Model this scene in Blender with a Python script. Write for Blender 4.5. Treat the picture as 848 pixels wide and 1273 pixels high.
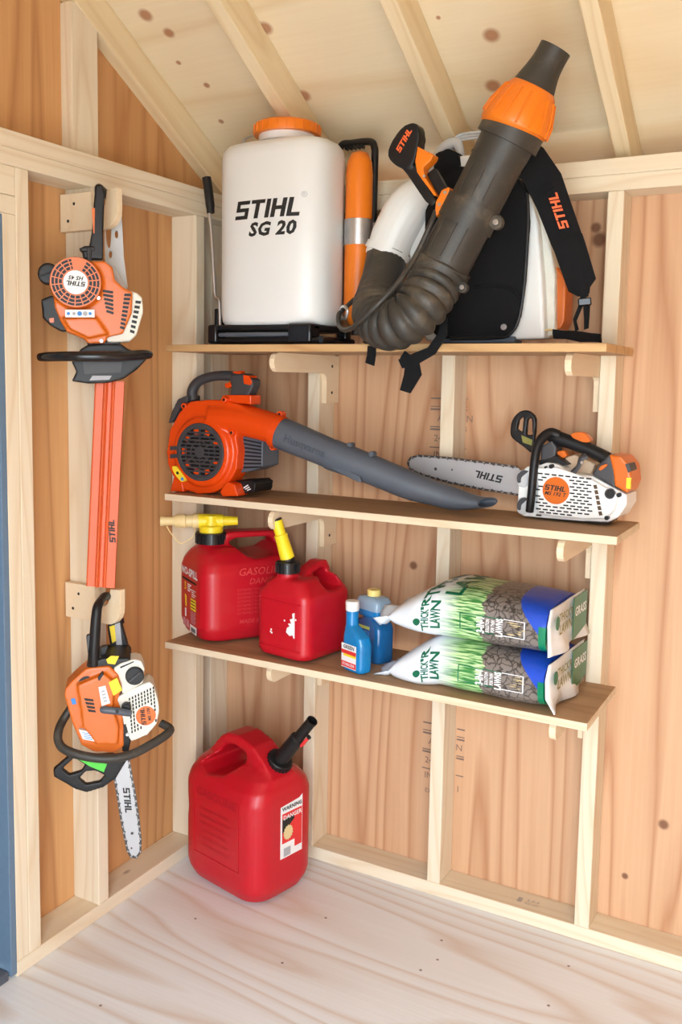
import bpy, bmesh, math, random
from mathutils import Vector, Matrix, Quaternion
random.seed(7)
V = Vector
for o in list(bpy.data.objects):
    bpy.data.objects.remove(o)
scene = bpy.context.scene
col = scene.collection

# ------------------------------------------------------------------ camera
FPX, IW, IH = 1144.17, 848.0, 1273.0
PPX, PPY = 424 - 10.107, 636.5 - 46.574
CAM = V((1.6307, -2.2676, 1.4262))
_y, _p, _r = (math.radians(a) for a in (28.9939, -5.9517, 0.9702))
_f = V((-math.sin(_y) * math.cos(_p), math.cos(_y) * math.cos(_p), math.sin(_p)))
_rt = V((math.cos(_y), math.sin(_y), 0)); _up = _rt.cross(_f)
RT = _rt * math.cos(_r) + _up * math.sin(_r)
UP = _up * math.cos(_r) - _rt * math.sin(_r)
FW = _f
cd = bpy.data.cameras.new('camera'); cam = bpy.data.objects.new('camera', cd); col.objects.link(cam)
cd.sensor_fit = 'VERTICAL'; cd.sensor_height = 36; cd.lens = 36 * FPX / IH
cd.shift_x = 10.107 / IH; cd.shift_y = -46.574 / IH; cd.clip_start = .05
cam.matrix_world = Matrix(((RT.x, UP.x, -FW.x, CAM.x), (RT.y, UP.y, -FW.y, CAM.y), (RT.z, UP.z, -FW.z, CAM.z), (0, 0, 0, 1)))
scene.camera = cam

# ------------------------------------------------------------------ light
W = bpy.data.worlds.new('overcast_sky'); scene.world = W; W.use_nodes = True
bg = W.node_tree.nodes['Background']; bg.inputs[0].default_value = (.80, .905, 1, 1); bg.inputs[1].default_value = 7.0
def area(name, loc, target, sx, sy, power, colr):
    l = bpy.data.lights.new(name, 'AREA'); l.shape = 'RECTANGLE'; l.size = sx; l.size_y = sy; l.energy = power; l.color = colr
    o = bpy.data.objects.new(name, l); col.objects.link(o); o.location = loc
    o.rotation_euler = (V(target) - V(loc)).to_track_quat('-Z', 'Y').to_euler()
    return o
dl = area('daylight_front_door', (1.68, -2.56, .96), (1.68, 0, .96), 1.56, 1.92, 1, (1, 1, 1)); dl.data.cycles.is_portal = True
vs = scene.view_settings
vs.view_transform = 'Standard'; vs.look = 'None'; vs.gamma = 1; vs.use_curve_mapping = False; vs.exposure = 0.70

# ------------------------------------------------------------------ helpers
def ray(u, v):
    return FW + RT * ((u - PPX) / FPX) - UP * ((v - PPY) / FPX)
def on(u, v, p, n):
    r = ray(u, v); t = (V(p) - CAM).dot(n) / r.dot(n); return CAM + r * t
def atx(u, v, x): return on(u, v, (x, 0, 0), V((1, 0, 0)))
def aty(u, v, y): return on(u, v, (0, y, 0), V((0, 1, 0)))
def atz(u, v, z): return on(u, v, (0, 0, z), V((0, 0, 1)))
def R(d): return math.radians(d)

class MB:
    """collects shapes; build() links them as ONE mesh object"""
    def __init__(s): s.bm = bmesh.new()
    def box(s, c, size, rot=None):
        m = Matrix.Translation(V(c)) @ (rot.to_4x4() if rot else Matrix()) @ Matrix.Diagonal((*size, 1))
        bmesh.ops.create_cube(s.bm, size=1, matrix=m); return s
    def prism(s, pts, d, both=False):
        d = V(d); pts = [V(p) for p in pts]
        if both: pts = [p - d / 2 for p in pts]
        a = [s.bm.verts.new(p) for p in pts]; b = [s.bm.verts.new(p + d) for p in pts]
        n = len(pts)
        s.bm.faces.new(a[::-1]); s.bm.faces.new(b)
        for i in range(n): s.bm.faces.new((a[i], a[(i + 1) % n], b[(i + 1) % n], b[i]))
        return s
    def quads(s, grid, closed=False):
        g = [[s.bm.verts.new(p) for p in row] for row in grid]
        for i in range(len(g) - 1):
            n = len(g[0])
            for j in range(n if closed else n - 1):
                s.bm.faces.new((g[i][j], g[i][(j + 1) % n], g[i + 1][(j + 1) % n], g[i + 1][j]))
        return g
    def loft(s, rings, cap=True):
        g = s.quads(rings, True)
        if cap:
            s.bm.faces.new(g[0][::-1]); s.bm.faces.new(g[-1])
        return s
    def face(s, pts):
        s.bm.faces.new([s.bm.verts.new(p) for p in pts]); return s
    def tube(s, path, rad, n=10, ratio=1.0, upv=None, cap=True, closed=False):
        path = [V(p) for p in path]; m = len(path)
        if not hasattr(rad, '__len__'): rad = [rad] * m
        rings = []; prev = None
        for i, p in enumerate(path):
            if closed: t = path[(i + 1) % m] - path[i - 1]
            else: t = path[min(i + 1, m - 1)] - path[max(i - 1, 0)]
            t.normalize()
            if upv is not None: a = V(upv) - t * V(upv).dot(t)
            elif prev is None:
                a = V((0, 0, 1)) if abs(t.z) < .9 else V((1, 0, 0)); a = a - t * a.dot(t)
            else: a = prev - t * prev.dot(t)
            a.normalize(); b = t.cross(a); prev = a
            rings.append([p + (a * math.cos(k * 2 * math.pi / n) + b * (ratio * math.sin(k * 2 * math.pi / n))) * rad[i] for k in range(n)])
        if closed:
            rings.append(rings[0]); s.quads(rings, True)
        else: s.loft(rings, cap)
        return s
    def lathe(s, prof, o, ax, n=24, cap=True):
        o, ax = V(o), V(ax).normalized()
        a = ax.orthogonal().normalized(); b = ax.cross(a)
        s.loft([[o + ax * h + (a * math.cos(k * 2 * math.pi / n) + b * math.sin(k * 2 * math.pi / n)) * max(r, 1e-5) for k in range(n)] for r, h in prof], cap)
        return s
    def add_mesh(s, me, mat):
        t = bmesh.new(); t.from_mesh(me); t.transform(mat); tmp = bpy.data.meshes.new('t'); t.to_mesh(tmp); t.free()
        s.bm.from_mesh(tmp); bpy.data.meshes.remove(tmp); return s
    def mesh(s, name, smooth=None, weld=True):
        if weld: bmesh.ops.remove_doubles(s.bm, verts=s.bm.verts, dist=1e-6)
        bmesh.ops.recalc_face_normals(s.bm, faces=s.bm.faces)
        me = bpy.data.meshes.new(name); s.bm.to_mesh(me); s.bm.free()
        if smooth:
            me.shade_smooth(); me.set_sharp_from_angle(angle=R(smooth))
        return me
    def build(s, name, m, parent=None, smooth=40, bevel=0, seg=2, sub=0, label=None, weld=True, ang=35):
        if parent is not None:
            off = V(); q = parent
            while q is not None: off += q.location; q = q.parent
            bmesh.ops.translate(s.bm, verts=s.bm.verts, vec=-off)
        o = bpy.data.objects.new(name, s.mesh(name, smooth, weld)); col.objects.link(o)
        if m is not None: o.data.materials.append(m)
        if parent is not None: o.parent = parent
        if bevel:
            b = o.modifiers.new('bevel', 'BEVEL'); b.width = bevel; b.segments = seg; b.limit_method = 'ANGLE'; b.angle_limit = R(ang); b.harden_normals = False
        if sub:
            b = o.modifiers.new('sub', 'SUBSURF'); b.levels = sub; b.render_levels = sub
        if label: o['label'] = label
        if any(k in name for k in JOINED): o['kind'] = 'stuff'
        return o
JOINED = ('lettering', 'print', 'collar_rib', 'scrap', 'seam', 'bar_code', 'slots', 'ribs', 'chain_links', 'threads', 'stitch', 'raised_border', 'teeth')

def tag(o, label, cat, group=None):
    o['label'] = label; o['category'] = cat
    if group: o['group'] = group
    return o
def thing(name, loc, label, cat, group=None):
    o = bpy.data.objects.new(name, None); o.empty_display_size = .05; col.objects.link(o); o.location = loc
    return tag(o, label, cat, group)

def smooth_path(pts, n=6, closed=False):
    """Catmull-Rom through pts"""
    pts = [V(p) for p in pts]; m = len(pts); out = []
    for i in range(m if closed else m - 1):
        if closed: a, b, c, d = pts[i - 1], pts[i], pts[(i + 1) % m], pts[(i + 2) % m]
        else: a, b, c, d = pts[max(i - 1, 0)], pts[i], pts[i + 1], pts[min(i + 2, m - 1)]
        for k in range(n):
            t = k / n
            out.append(.5 * ((2 * b) + (c - a) * t + (2 * a - 5 * b + 4 * c - d) * t * t + (3 * b - a - 3 * c + d) * t ** 3))
    if not closed: out.append(pts[-1])
    return out
def rrect(w, h, r, n=4):
    out = []
    for cx, cy, a0 in ((w / 2 - r, h / 2 - r, 0), (-w / 2 + r, h / 2 - r, 90), (-w / 2 + r, -h / 2 + r, 180), (w / 2 - r, -h / 2 + r, 270)):
        for k in range(n + 1):
            a = R(a0 + 90 * k / n); out.append((cx + r * math.cos(a), cy + r * math.sin(a)))
    return out
class Frame:
    """a local frame in the place: origin and three axes"""
    def __init__(s, o, x, y, z): s.o, s.x, s.y, s.z = V(o), V(x).normalized(), V(y).normalized(), V(z).normalized()
    def __call__(s, a, b, c=0): return s.o + s.x * a + s.y * b + s.z * c
    def d(s, a, b, c=0): return s.x * a + s.y * b + s.z * c
    def m(s): return Matrix(((s.x.x, s.y.x, s.z.x, s.o.x), (s.x.y, s.y.y, s.z.y, s.o.y), (s.x.z, s.y.z, s.z.z, s.o.z), (0, 0, 0, 1)))
    def rot(s): return s.m().to_3x3()
    def at(s, a, b, c=0): return Frame(s(a, b, c), s.x, s.y, s.z)
def turned(fr, axis, deg):
    q = Quaternion(axis, R(deg)); return Frame(fr.o, q @ fr.x, q @ fr.y, q @ fr.z)

def text_mesh(body, size, bold=0.0, shear=0.0, align='CENTER', width=1.0):
    c = bpy.data.curves.new('t', 'FONT'); c.body = body; c.size = size; c.align_x = align; c.align_y = 'CENTER'
    c.shear = shear; c.offset = bold * size; c.resolution_u = 2; c.space_character = 1 + bold * 2
    o = bpy.data.objects.new('t', c); col.objects.link(o)
    dg = bpy.context.evaluated_depsgraph_get()
    me = bpy.data.meshes.new_from_object(o.evaluated_get(dg)); bpy.data.objects.remove(o); bpy.data.curves.remove(c)
    return me
# block letters of the maker's word mark, unit height, slanted
def logo_letters():
    L = {}
    w = .2
    L['S'] = ([(.0, 0), (.72, 0), (.72, .6), (.2, .6), (.2, .8), (.72, .8), (.72, 1), (.0, 1), (.0, .4), (.52, .4), (.52, .2), (0, .2)], .72)
    L['T'] = ([(.26, 0), (.48, 0), (.48, .8), (.74, .8), (.74, 1), (0, 1), (0, .8), (.26, .8)], .74)
    L['I'] = ([(0, 0), (.22, 0), (.22, 1), (0, 1)], .22)
    L['H'] = ([(0, 0), (.22, 0), (.22, .4), (.52, .4), (.52, 0), (.74, 0), (.74, 1), (.52, 1), (.52, .6), (.22, .6), (.22, 1), (0, 1)], .74)
    L['L'] = ([(0, 0), (.62, 0), (.62, .2), (.22, .2), (.22, 1), (0, 1)], .62)
    return L
LET = logo_letters()
def logo(mb, fr, h, warp=None, depth=.0006, word='STIHL', wide=1.15):
    """word mark centred on the frame's origin, x along the word, y up the letters, z out of the surface"""
    adv = [LET[c][1] * wide for c in word]; tot = sum(adv) + .12 * (len(word) - 1); x = -tot / 2
    for c, a in zip(word, adv):
        pts = [((x + px * wide + .22 * (py - .5)) * h, (py - .5) * h) for px, py in LET[c][0]]
        P = [(warp(a_, b_) if warp else fr(a_, b_, 0)) for a_, b_ in pts]
        mb.prism(P, fr.z * depth)
        x += a + .12
def words(mb, fr, body, size, bold=.02, shear=.0, align='CENTER', depth=.0004, sx=1.0):
    me = text_mesh(body, size, bold, shear, align)
    mb.add_mesh(me, Frame(fr(0, 0, depth), fr.x * 1, fr.y, fr.z).m() @ Matrix.Diagonal((sx, 1, 1, 1))); bpy.data.meshes.remove(me)

# ------------------------------------------------------------------ materials
def nodes(name):
    m = bpy.data.materials.new(name); m.use_nodes = True
    nt = m.node_tree; b = nt.nodes['Principled BSDF']; return m, nt, b
def plain(name, c, rough=.5, metal=0, var=.06, scale=30, bump=0, spec=.5, trans=0, alpha=1, sub=0, dirt=0, dirtc=(.3, .25, .2)):
    m, nt, b = nodes(name); N = nt.nodes.new; L = nt.links.new
    tc = N('ShaderNodeTexCoord'); nz = N('ShaderNodeTexNoise'); nz.inputs['Scale'].default_value = scale; nz.inputs['Detail'].default_value = 4
    L(tc.outputs['Object'], nz.inputs['Vector'])
    mx = N('ShaderNodeMix'); mx.data_type = 'RGBA'
    mx.inputs[6].default_value = (*[max(0, v * (1 - var)) for v in c], 1); mx.inputs[7].default_value = (*[min(1, v * (1 + var)) for v in c], 1)
    L(nz.outputs[0], mx.inputs[0]); src = mx.outputs[2]
    if dirt:
        n2 = N('ShaderNodeTexNoise'); n2.inputs['Scale'].default_value = 9; n2.inputs['Detail'].default_value = 8; n2.inputs['Roughness'].default_value = .7
        L(tc.outputs['Object'], n2.inputs['Vector'])
        rp = N('ShaderNodeValToRGB'); rp.color_ramp.elements[0].position = .52; rp.color_ramp.elements[1].position = .75
        rp.color_ramp.elements[1].color = (dirt, dirt, dirt, 1); L(n2.outputs[0], rp.inputs[0])
        m2 = N('ShaderNodeMix'); m2.data_type = 'RGBA'; L(rp.outputs[0], m2.inputs[0]); L(src, m2.inputs[6]); m2.inputs[7].default_value = (*dirtc, 1); src = m2.outputs[2]
    L(src, b.inputs['Base Color'])
    b.inputs['Roughness'].default_value = rough; b.inputs['Metallic'].default_value = metal
    b.inputs['Specular IOR Level'].default_value = spec
    if trans: b.inputs['Transmission Weight'].default_value = trans
    if sub: b.inputs['Subsurface Weight'].default_value = sub; b.inputs['Subsurface Radius'].default_value = (.02, .02, .02)
    if bump:
        bp = N('ShaderNodeBump'); bp.inputs['Strength'].default_value = bump; bp.inputs['Distance'].default_value = .001
        n3 = N('ShaderNodeTexNoise'); n3.inputs['Scale'].default_value = 400; L(tc.outputs['Object'], n3.inputs['Vector'])
        L(n3.outputs[0], bp.inputs['Height']); L(bp.outputs[0], b.inputs['Normal'])
    return m
def wood(name, light, dark, stretch, lines=30, amount=.5, rough=.6, along='Z', knots=(), knot_c=(.12, .035, .012), rnd_knots=0, noise=2.2, per_object=True, blotch=.25, blotch_c=None):
    """grain = contour lines of a stretched noise; knots = list of (x,y,z,radius) in object space"""
    m, nt, b = nodes(name); N = nt.nodes.new; L = nt.links.new
    tc = N('ShaderNodeTexCoord'); src = tc.outputs['Object']
    if per_object:
        oi = N('ShaderNodeObjectInfo'); ml = N('ShaderNodeVectorMath'); ml.operation = 'SCALE'; ml.inputs[0].default_value = (7.3, 3.1, 11.7)
        L(oi.outputs['Random'], ml.inputs['Scale']); ad = N('ShaderNodeVectorMath'); L(src, ad.inputs[0]); L(ml.outputs[0], ad.inputs[1]); src2 = ad.outputs[0]
    else: src2 = src
    mp = N('ShaderNodeMapping'); sc = [1, 1, 1]; sc['XYZ'.index(along)] = stretch; mp.inputs['Scale'].default_value = sc; L(src2, mp.inputs['Vector'])
    n1 = N('ShaderNodeTexNoise'); n1.inputs['Scale'].default_value = noise; n1.inputs['Detail'].default_value = 2.5; n1.inputs['Roughness'].default_value = .38; L(mp.outputs[0], n1.inputs['Vector'])
    mu = N('ShaderNodeMath'); mu.operation = 'MULTIPLY'; mu.inputs[1].default_value = lines; L(n1.outputs[0], mu.inputs[0])
    fr = N('ShaderNodeMath'); fr.operation = 'FRACT'; L(mu.outputs[0], fr.inputs[0])
    rp = N('ShaderNodeValToRGB'); e = rp.color_ramp.elements
    e[0].position = .0; e[0].color = (.0, .0, .0, 1); e[1].position = 1; e[1].color = (.0, .0, .0, 1)
    for pos, val in ((.40, .08), (.66, .40), (.80, 1), (.88, .55)): x = e.new(pos); x.color = (val, val, val, 1)
    L(fr.outputs[0], rp.inputs[0])
    # fine fibres
    mp2 = N('ShaderNodeMapping'); sc = [1, 1, 1]; sc['XYZ'.index(along)] = .03; mp2.inputs['Scale'].default_value = sc; L(src2, mp2.inputs['Vector'])
    n2 = N('ShaderNodeTexNoise'); n2.inputs['Scale'].default_value = 120; n2.inputs['Detail'].default_value = 3; L(mp2.outputs[0], n2.inputs['Vector'])
    n3 = N('ShaderNodeTexNoise'); n3.inputs['Scale'].default_value = 2.5; n3.inputs['Detail'].default_value = 3; L(mp.outputs[0], n3.inputs['Vector'])
    a1 = N('ShaderNodeMath'); a1.operation = 'MULTIPLY'; a1.inputs[1].default_value = amount; L(rp.outputs[0], a1.inputs[0])
    a2 = N('ShaderNodeMath'); a2.operation = 'MULTIPLY_ADD'; a2.inputs[1].default_value = .3; L(n2.outputs[0], a2.inputs[0]); L(a1.outputs[0], a2.inputs[2])
    a3 = N('ShaderNodeMath'); a3.operation = 'MULTIPLY_ADD'; a3.inputs[1].default_value = blotch; L(n3.outputs[0], a3.inputs[0]); L(a2.outputs[0], a3.inputs[2])
    mx = N('ShaderNodeMix'); mx.data_type = 'RGBA'; mx.inputs[6].default_value = (*light, 1); mx.inputs[7].default_value = (*dark, 1); L(a3.outputs[0], mx.inputs[0])
    out = mx.outputs[2]
    def darken(fac, out):
        k = N('ShaderNodeMix'); k.data_type = 'RGBA'; L(fac, k.inputs[0]); L(out, k.inputs[6]); k.inputs[7].default_value = (*knot_c, 1); return k.outputs[2]
    if rnd_knots:
        vo = N('ShaderNodeTexVoronoi'); vo.inputs['Scale'].default_value = rnd_knots; vo.inputs['Randomness'].default_value = 1
        mpk = N('ShaderNodeMapping'); sc = [1, 1, 1]; sc['XYZ'.index(along)] = .5; mpk.inputs['Scale'].default_value = sc; L(src2, mpk.inputs['Vector']); L(mpk.outputs[0], vo.inputs['Vector'])
        rk = N('ShaderNodeValToRGB'); rk.color_ramp.elements[0].position = .022; rk.color_ramp.elements[0].color = (.55, .55, .55, 1); rk.color_ramp.elements[1].position = .05; rk.color_ramp.elements[1].color = (0, 0, 0, 1)
        L(vo.outputs['Distance'], rk.inputs[0]); out = darken(rk.outputs[0], out)
    for kx, ky, kz, kr in knots:
        sb = N('ShaderNodeVectorMath'); sb.operation = 'SUBTRACT'; L(src, sb.inputs[0]); sb.inputs[1].default_value = (kx, ky, kz)
        ln = N('ShaderNodeVectorMath'); ln.operation = 'LENGTH'; L(sb.outputs[0], ln.inputs[0])
        rk = N('ShaderNodeMapRange'); rk.inputs['From Min'].default_value = kr * .6; rk.inputs['From Max'].default_value = kr * 1.15; rk.inputs['To Min'].default_value = .8; rk.inputs['To Max'].default_value = 0
        L(ln.outputs['Value'], rk.inputs['Value']); out = darken(rk.outputs[0], out)
    L(out, b.inputs['Base Color']); b.inputs['Roughness'].default_value = rough; b.inputs['Specular IOR Level'].default_value = .3
    bp = N('ShaderNodeBump'); bp.inputs['Strength'].default_value = .15; bp.inputs['Distance'].default_value = .002; L(n2.outputs[0], bp.inputs['Height']); L(bp.outputs[0], b.inputs['Normal'])
    return m
# ================================================================== THE SHED
A, T = .089, .038                      # lumber section
XR, YF = 2.5, -2.53                    # right wall, front (open) side
H = 1.954
S = .567                               # roof slope
def roof_z(y): return 2.107 - S * y
M_pine = wood('pine_lumber', (.83, .745, .59), (.64, .47, .28), .09, lines=14, amount=.35, rnd_knots=5, noise=5)
M_pine_roof = wood('pine_rafter', (.86, .73, .50), (.64, .45, .23), .09, lines=14, amount=.35, rnd_knots=5, noise=5)
M_ply_left = wood('plywood_left', (.74, .42, .185), (.42, .18, .065), .06, lines=16, amount=.5, noise=3.6, rnd_knots=3.2, per_object=False, blotch=.35)
M_ply_back = wood('plywood_back', (.71, .455, .275), (.43, .20, .095), .06, lines=18, amount=.55, noise=3.6, rnd_knots=3.0, per_object=False, blotch=.35,
                  knots=[(*aty(u, v, A), r) for u, v, r in ((764, 488, .008), (514, 703, .013), (825, 1025, .014), (777, 1089, .009), (745, 298, .02), (741, 283, .014))])
def roof_pt(u, v):
    r = ray(u, v); t = (2.107 - S * CAM.y - CAM.z) / (r.z + S * r.y); return CAM + r * t
M_ply_roof = wood('plywood_roof', (.90, .80, .60), (.72, .53, .30), .2, lines=10, amount=.35, noise=1.5, along='X', per_object=False, blotch=.5,
                  knots=[(*roof_pt(u, v), r) for u, v, r in ((611, 44, .021), (613, 107, .021), (210, 41, .016), (181, 19, .02), (222, 78, .008), (257, 106, .01), (275, 151, .009), (378, 119, .02), (545, 22, .006), (330, 35, .02))], knot_c=(.36, .12, .045))
M_floor = wood('plywood_floor', (.85, .90, .95), (.66, .57, .50), .14, lines=20, amount=.6, noise=2.0, along='X', per_object=False, blotch=.25, rough=.55,
               knots=[(*atz(u, v, 0), .004) for u, v in ((549, 1169), (523, 1206), (682, 1250), (405, 1141), (351, 1197), (544, 1193), (707, 1201), (243, 1142), (125, 1250))])
M_jamb = plain('grey_blue_paint', (.125, .195, .28), .5, var=.1, scale=60)
M_dark = plain('weathered_threshold', (.09, .10, .12), .8, var=.3, scale=80)
M_ground = plain('gravel_ground', (.72, .69, .62), .9, var=.2, scale=20)
M_white_wood = wood('primed_plywood', (.86, .78, .64), (.78, .66, .48), .1, lines=8, amount=.25, noise=4)

def struct(o): o['kind'] = 'structure'; return o
floor = struct(MB().box((1.2, -1.25, -.01), (2.7, 2.78, .02)).build('floor', M_floor, smooth=None))
ground = struct(MB().box((0, -3, -.2), (40, 40, .04)).build('ground', M_ground, smooth=None))
wall_back = struct(MB().box(((XR - A) / 2, A + .006, H / 2), (XR + A + .1, .012, H)).build('wall_back', M_ply_back, smooth=None))
# left (gable) wall: sheathing with the doorway left open
yE = -.829; yD = -1.62
sh = MB()
RIDGE = -1.22
def shx(pts): sh.prism([(-A - .012, y, z) for y, z in pts], (.012, 0, 0))
shx([(yE, 0), (A, 0), (A, roof_z(A)), (RIDGE, roof_z(RIDGE)), (RIDGE, 1.774), (yE, 1.774)])
shx([(RIDGE, 1.774), (RIDGE, roof_z(RIDGE)), (YF, roof_z(2 * RIDGE - YF)), (YF, 0), (yD, 0), (yD, 1.774)])
wall_left = struct(sh.build('wall_left', M_ply_left, smooth=None, weld=False))
wall_right = struct(MB().prism([(XR + .012, y, z) for y, z in ((YF, 0), (A, 0), (A, roof_z(A)), (RIDGE, roof_z(RIDGE)), (YF, roof_z(2 * RIDGE - YF)))], (.012, 0, 0)).build('wall_right', M_ply_left, smooth=None))
rf = MB()
for ya, yb in ((A + .40, RIDGE), (YF - .15, RIDGE)):
    g = lambda y: roof_z(y if y > RIDGE else 2 * RIDGE - y)
    rf.prism([(-.25, ya, g(ya)), (-.25, yb, g(yb)), (-.25, yb, g(yb) + .014), (-.25, ya, g(ya) + .014)], (XR + .5, 0, 0))
ceiling = struct(rf.build('ceiling', M_ply_roof, smooth=None, weld=False))

_lum = {}
def lumber(name, parent, c, length, axis='Z', wide='X', m=None, turn=0, sec=(T, A)):
    """board: length along 'axis', broad side (89 mm) along 'wide'; object space keeps the grain along local Z"""
    key = (round(length, 4), sec, (m or M_pine).name)
    if key not in _lum:
        mb = MB().box((0, 0, 0), (sec[0], sec[1], length)); me = mb.mesh(name); me.materials.append(m or M_pine); _lum[key] = me
    o = bpy.data.objects.new(name, _lum[key]); col.objects.link(o)
    z = {'X': V((1, 0, 0)), 'Y': V((0, 1, 0)), 'Z': V((0, 0, 1))}[axis] if isinstance(axis, str) else V(axis).normalized()
    y = {'X': V((1, 0, 0)), 'Y': V((0, 1, 0)), 'Z': V((0, 0, 1))}[wide] if isinstance(wide, str) else V(wide).normalized()
    x = y.cross(z)
    o.matrix_world = Matrix(((x.x, y.x, z.x, c[0]), (x.y, y.y, z.y, c[1]), (x.z, y.z, z.z, c[2]), (0, 0, 0, 1)))
    o.parent = parent
    b = o.modifiers.new('bevel', 'BEVEL'); b.width = .0025; b.segments = 2
    return o
ST = H - 2 * T
hs = ST - T; zs = T + hs / 2
X2, X3, X4 = .2876, .6953, 1.1057
for x in (-A, X2, X3, X4, 1.62, 2.03, 2.40):
    lumber('stud', wall_back, (x + T / 2, A / 2, zs), hs, 'Z', 'Y')
LB = XR + A
lumber('bottom_plate', wall_back, (LB / 2 - A, A / 2, T / 2), LB, 'X', 'Y')
lumber('top_plate', wall_back, (LB / 2 - A, A / 2, ST + T / 2), LB, 'X', 'Y')
lumber('top_plate', wall_back, (LB / 2, A / 2, ST + T * 1.5), LB - .001, 'X', 'Y')
for y in (-.142, -.5548):
    lumber('stud', wall_left, (-A / 2, y + T / 2, zs), hs, 'Z', 'X')
lumber('stud', wall_left, (-A / 2, yE + T * 1.5, zs), hs, 'Z', 'X')                    # king stud
hj = 1.774 - T
lumber('jack_stud', wall_left, (-A / 2, yE + T / 2, T + hj / 2), hj, 'Z', 'X')
lumber('stud', wall_left, (-A / 2, yD - T * .5, zs), hs, 'Z', 'X')
lumber('bottom_plate', wall_left, (-A / 2, yE / 2, T / 2), -yE, 'Y', 'X')
lumber('top_plate', wall_left, (-A / 2, YF / 2, ST + T / 2), -YF, 'Y', 'X')
lumber('top_plate', wall_left, (-A / 2, YF / 2 + A / 2, ST + T * 1.5), -YF + A, 'Y', 'X')
LH = yE + T - yD
lumber('header', wall_left, (-A / 2, yE + T - LH / 2, 1.846), LH, 'Y', 'X', sec=(.063, A))
lumber('header', wall_left, (-A / 2, yE + T - LH / 2, 1.794), LH, 'Y', 'X', sec=(.040, A))
# gable: flat stud and end rafter against the sheathing
zt = roof_z(-.52) - .10
gs = lumber('gable_stud', wall_left, (-A + T / 2 - .0015, -.518, (H + zt) / 2), zt - H + .03, 'Z', 'Y')
up = V((0, -1, S)).normalized(); nrm = V((0, S, 1)).normalized()
def rafter(x, parent, name='rafter'):
    y0, y1 = A + .36, RIDGE
    a = V((x, y0, roof_z(y0))); b = V((x, y1, roof_z(y1)))
    c = (a + b) / 2 - nrm * (A / 2 + .0005)
    return lumber(name, parent, c, (b - a).length, up, nrm, M_pine_roof)
rafter(-A + T / 2, wall_left, 'end_rafter')
for x in (X2, X3, X4, 1.52, 1.93, 2.33): rafter(x + T / 2, ceiling)
# doorway lining, closed door leaf and threshold
jamb = struct(MB().box((-A / 2 - .004, yE - .0095, .89), (A + .01, .018, 1.76)).build('trim_1', M_jamb, smooth=None, bevel=.002))
door = struct(MB().box((-.068, (yE + yD) / 2, .90), (.038, yE - yD - .04, 1.73)).build('door_1', M_jamb, smooth=None, bevel=.002))
for z0, z1 in ((.12, .80), (.95, 1.65)):
    for y0, y1 in ((yE - .12, (yE + yD) / 2 + .04), ((yE + yD) / 2 - .04, yD + .12)):
        MB().box((-.048, (y0 + y1) / 2, (z0 + z1) / 2), (.006, abs(y1 - y0), z1 - z0)).build('door_panel', M_jamb, door, smooth=None, bevel=.002)
struct(MB().box((-.0475, (yE + yD) / 2 - .01, .012), (A - .005, yE - yD - .02, .022)).build('trim_3', M_dark, smooth=None, bevel=.003))
# front wall with its wide open doorway
DX0, DX1, DZ = .9, 2.46, 1.92
g = lambda y: roof_z(2 * RIDGE - y)
fw = MB()
for x0, x1, z0, z1 in ((-A, DX0, 0, g(YF)), (DX1, XR + .012, 0, g(YF)), (DX0, DX1, DZ, g(YF))): fw.box(((x0 + x1) / 2, YF - .03, (z0 + z1) / 2), (x1 - x0, .012, z1 - z0))
struct(fw.build('wall_front', M_ply_left, smooth=None, weld=False))
# closed eave beyond the back wall
eave = MB().box((1.2, A + .39, roof_z(A + .39) - .10), (XR + .5, .018, .24)); eave.box((1.2, A + .22, roof_z(A + .39) - .21), (XR + .5, .34, .012))
struct(eave.build('trim_2', M_ply_left, smooth=None, weld=False))

# grade stamps printed on the sheathing beside a stud, and on the bottom plate
st = MB()
def bar_(x0, x1, z, h): st.box(((x0 + x1) / 2, A - .0004, z), (x1 - x0, .0006, h))
for zt_, xa, xb in ((1.377, .630, .735), (.455, .634, .760)):
    for dz, h in ((0, .004), (-.022, .0025), (-.030, .005), (-.078, .003), (-.085, .005), (-.135, .003)): bar_(xa, X3 + .005, zt_ + dz, h); bar_(X3 + T + .004, xb, zt_ + dz, h)
    for dz, s_, x_ in ((-.054, 'A', .66), (-.054, 'N', .745), (-.110, '24', .655), (-.155, 'IN', .655), (-.175, '1', .745), (-.2, 'EXP', .66)):
        words(st, Frame((x_, A - .0004, zt_ + dz), (1, 0, 0), (0, 0, 1), (0, -1, 0)), s_, .026 if len(s_) < 3 else .018, .0)
st.build('stamp_print', plain('faded_ink', (.20, .13, .10), .8), wall_back, smooth=None, weld=False)
st = MB(); fr0 = Frame((.985, .047, T + .0004), (1, 0, 0), (0, 1, 0), (0, 0, 1))
words(st, fr0, 'S-P-F', .016, .01); words(st, fr0.at(0, -.016), 'KD-HT', .012, .01); st.box(fr0(-.035, -.006, .0003), (.012, .022, .0004))
st.build('stamp_print', plain('grey_stamp_ink', (.42, .38, .34), .8), wall_back, smooth=None, weld=False)
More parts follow.
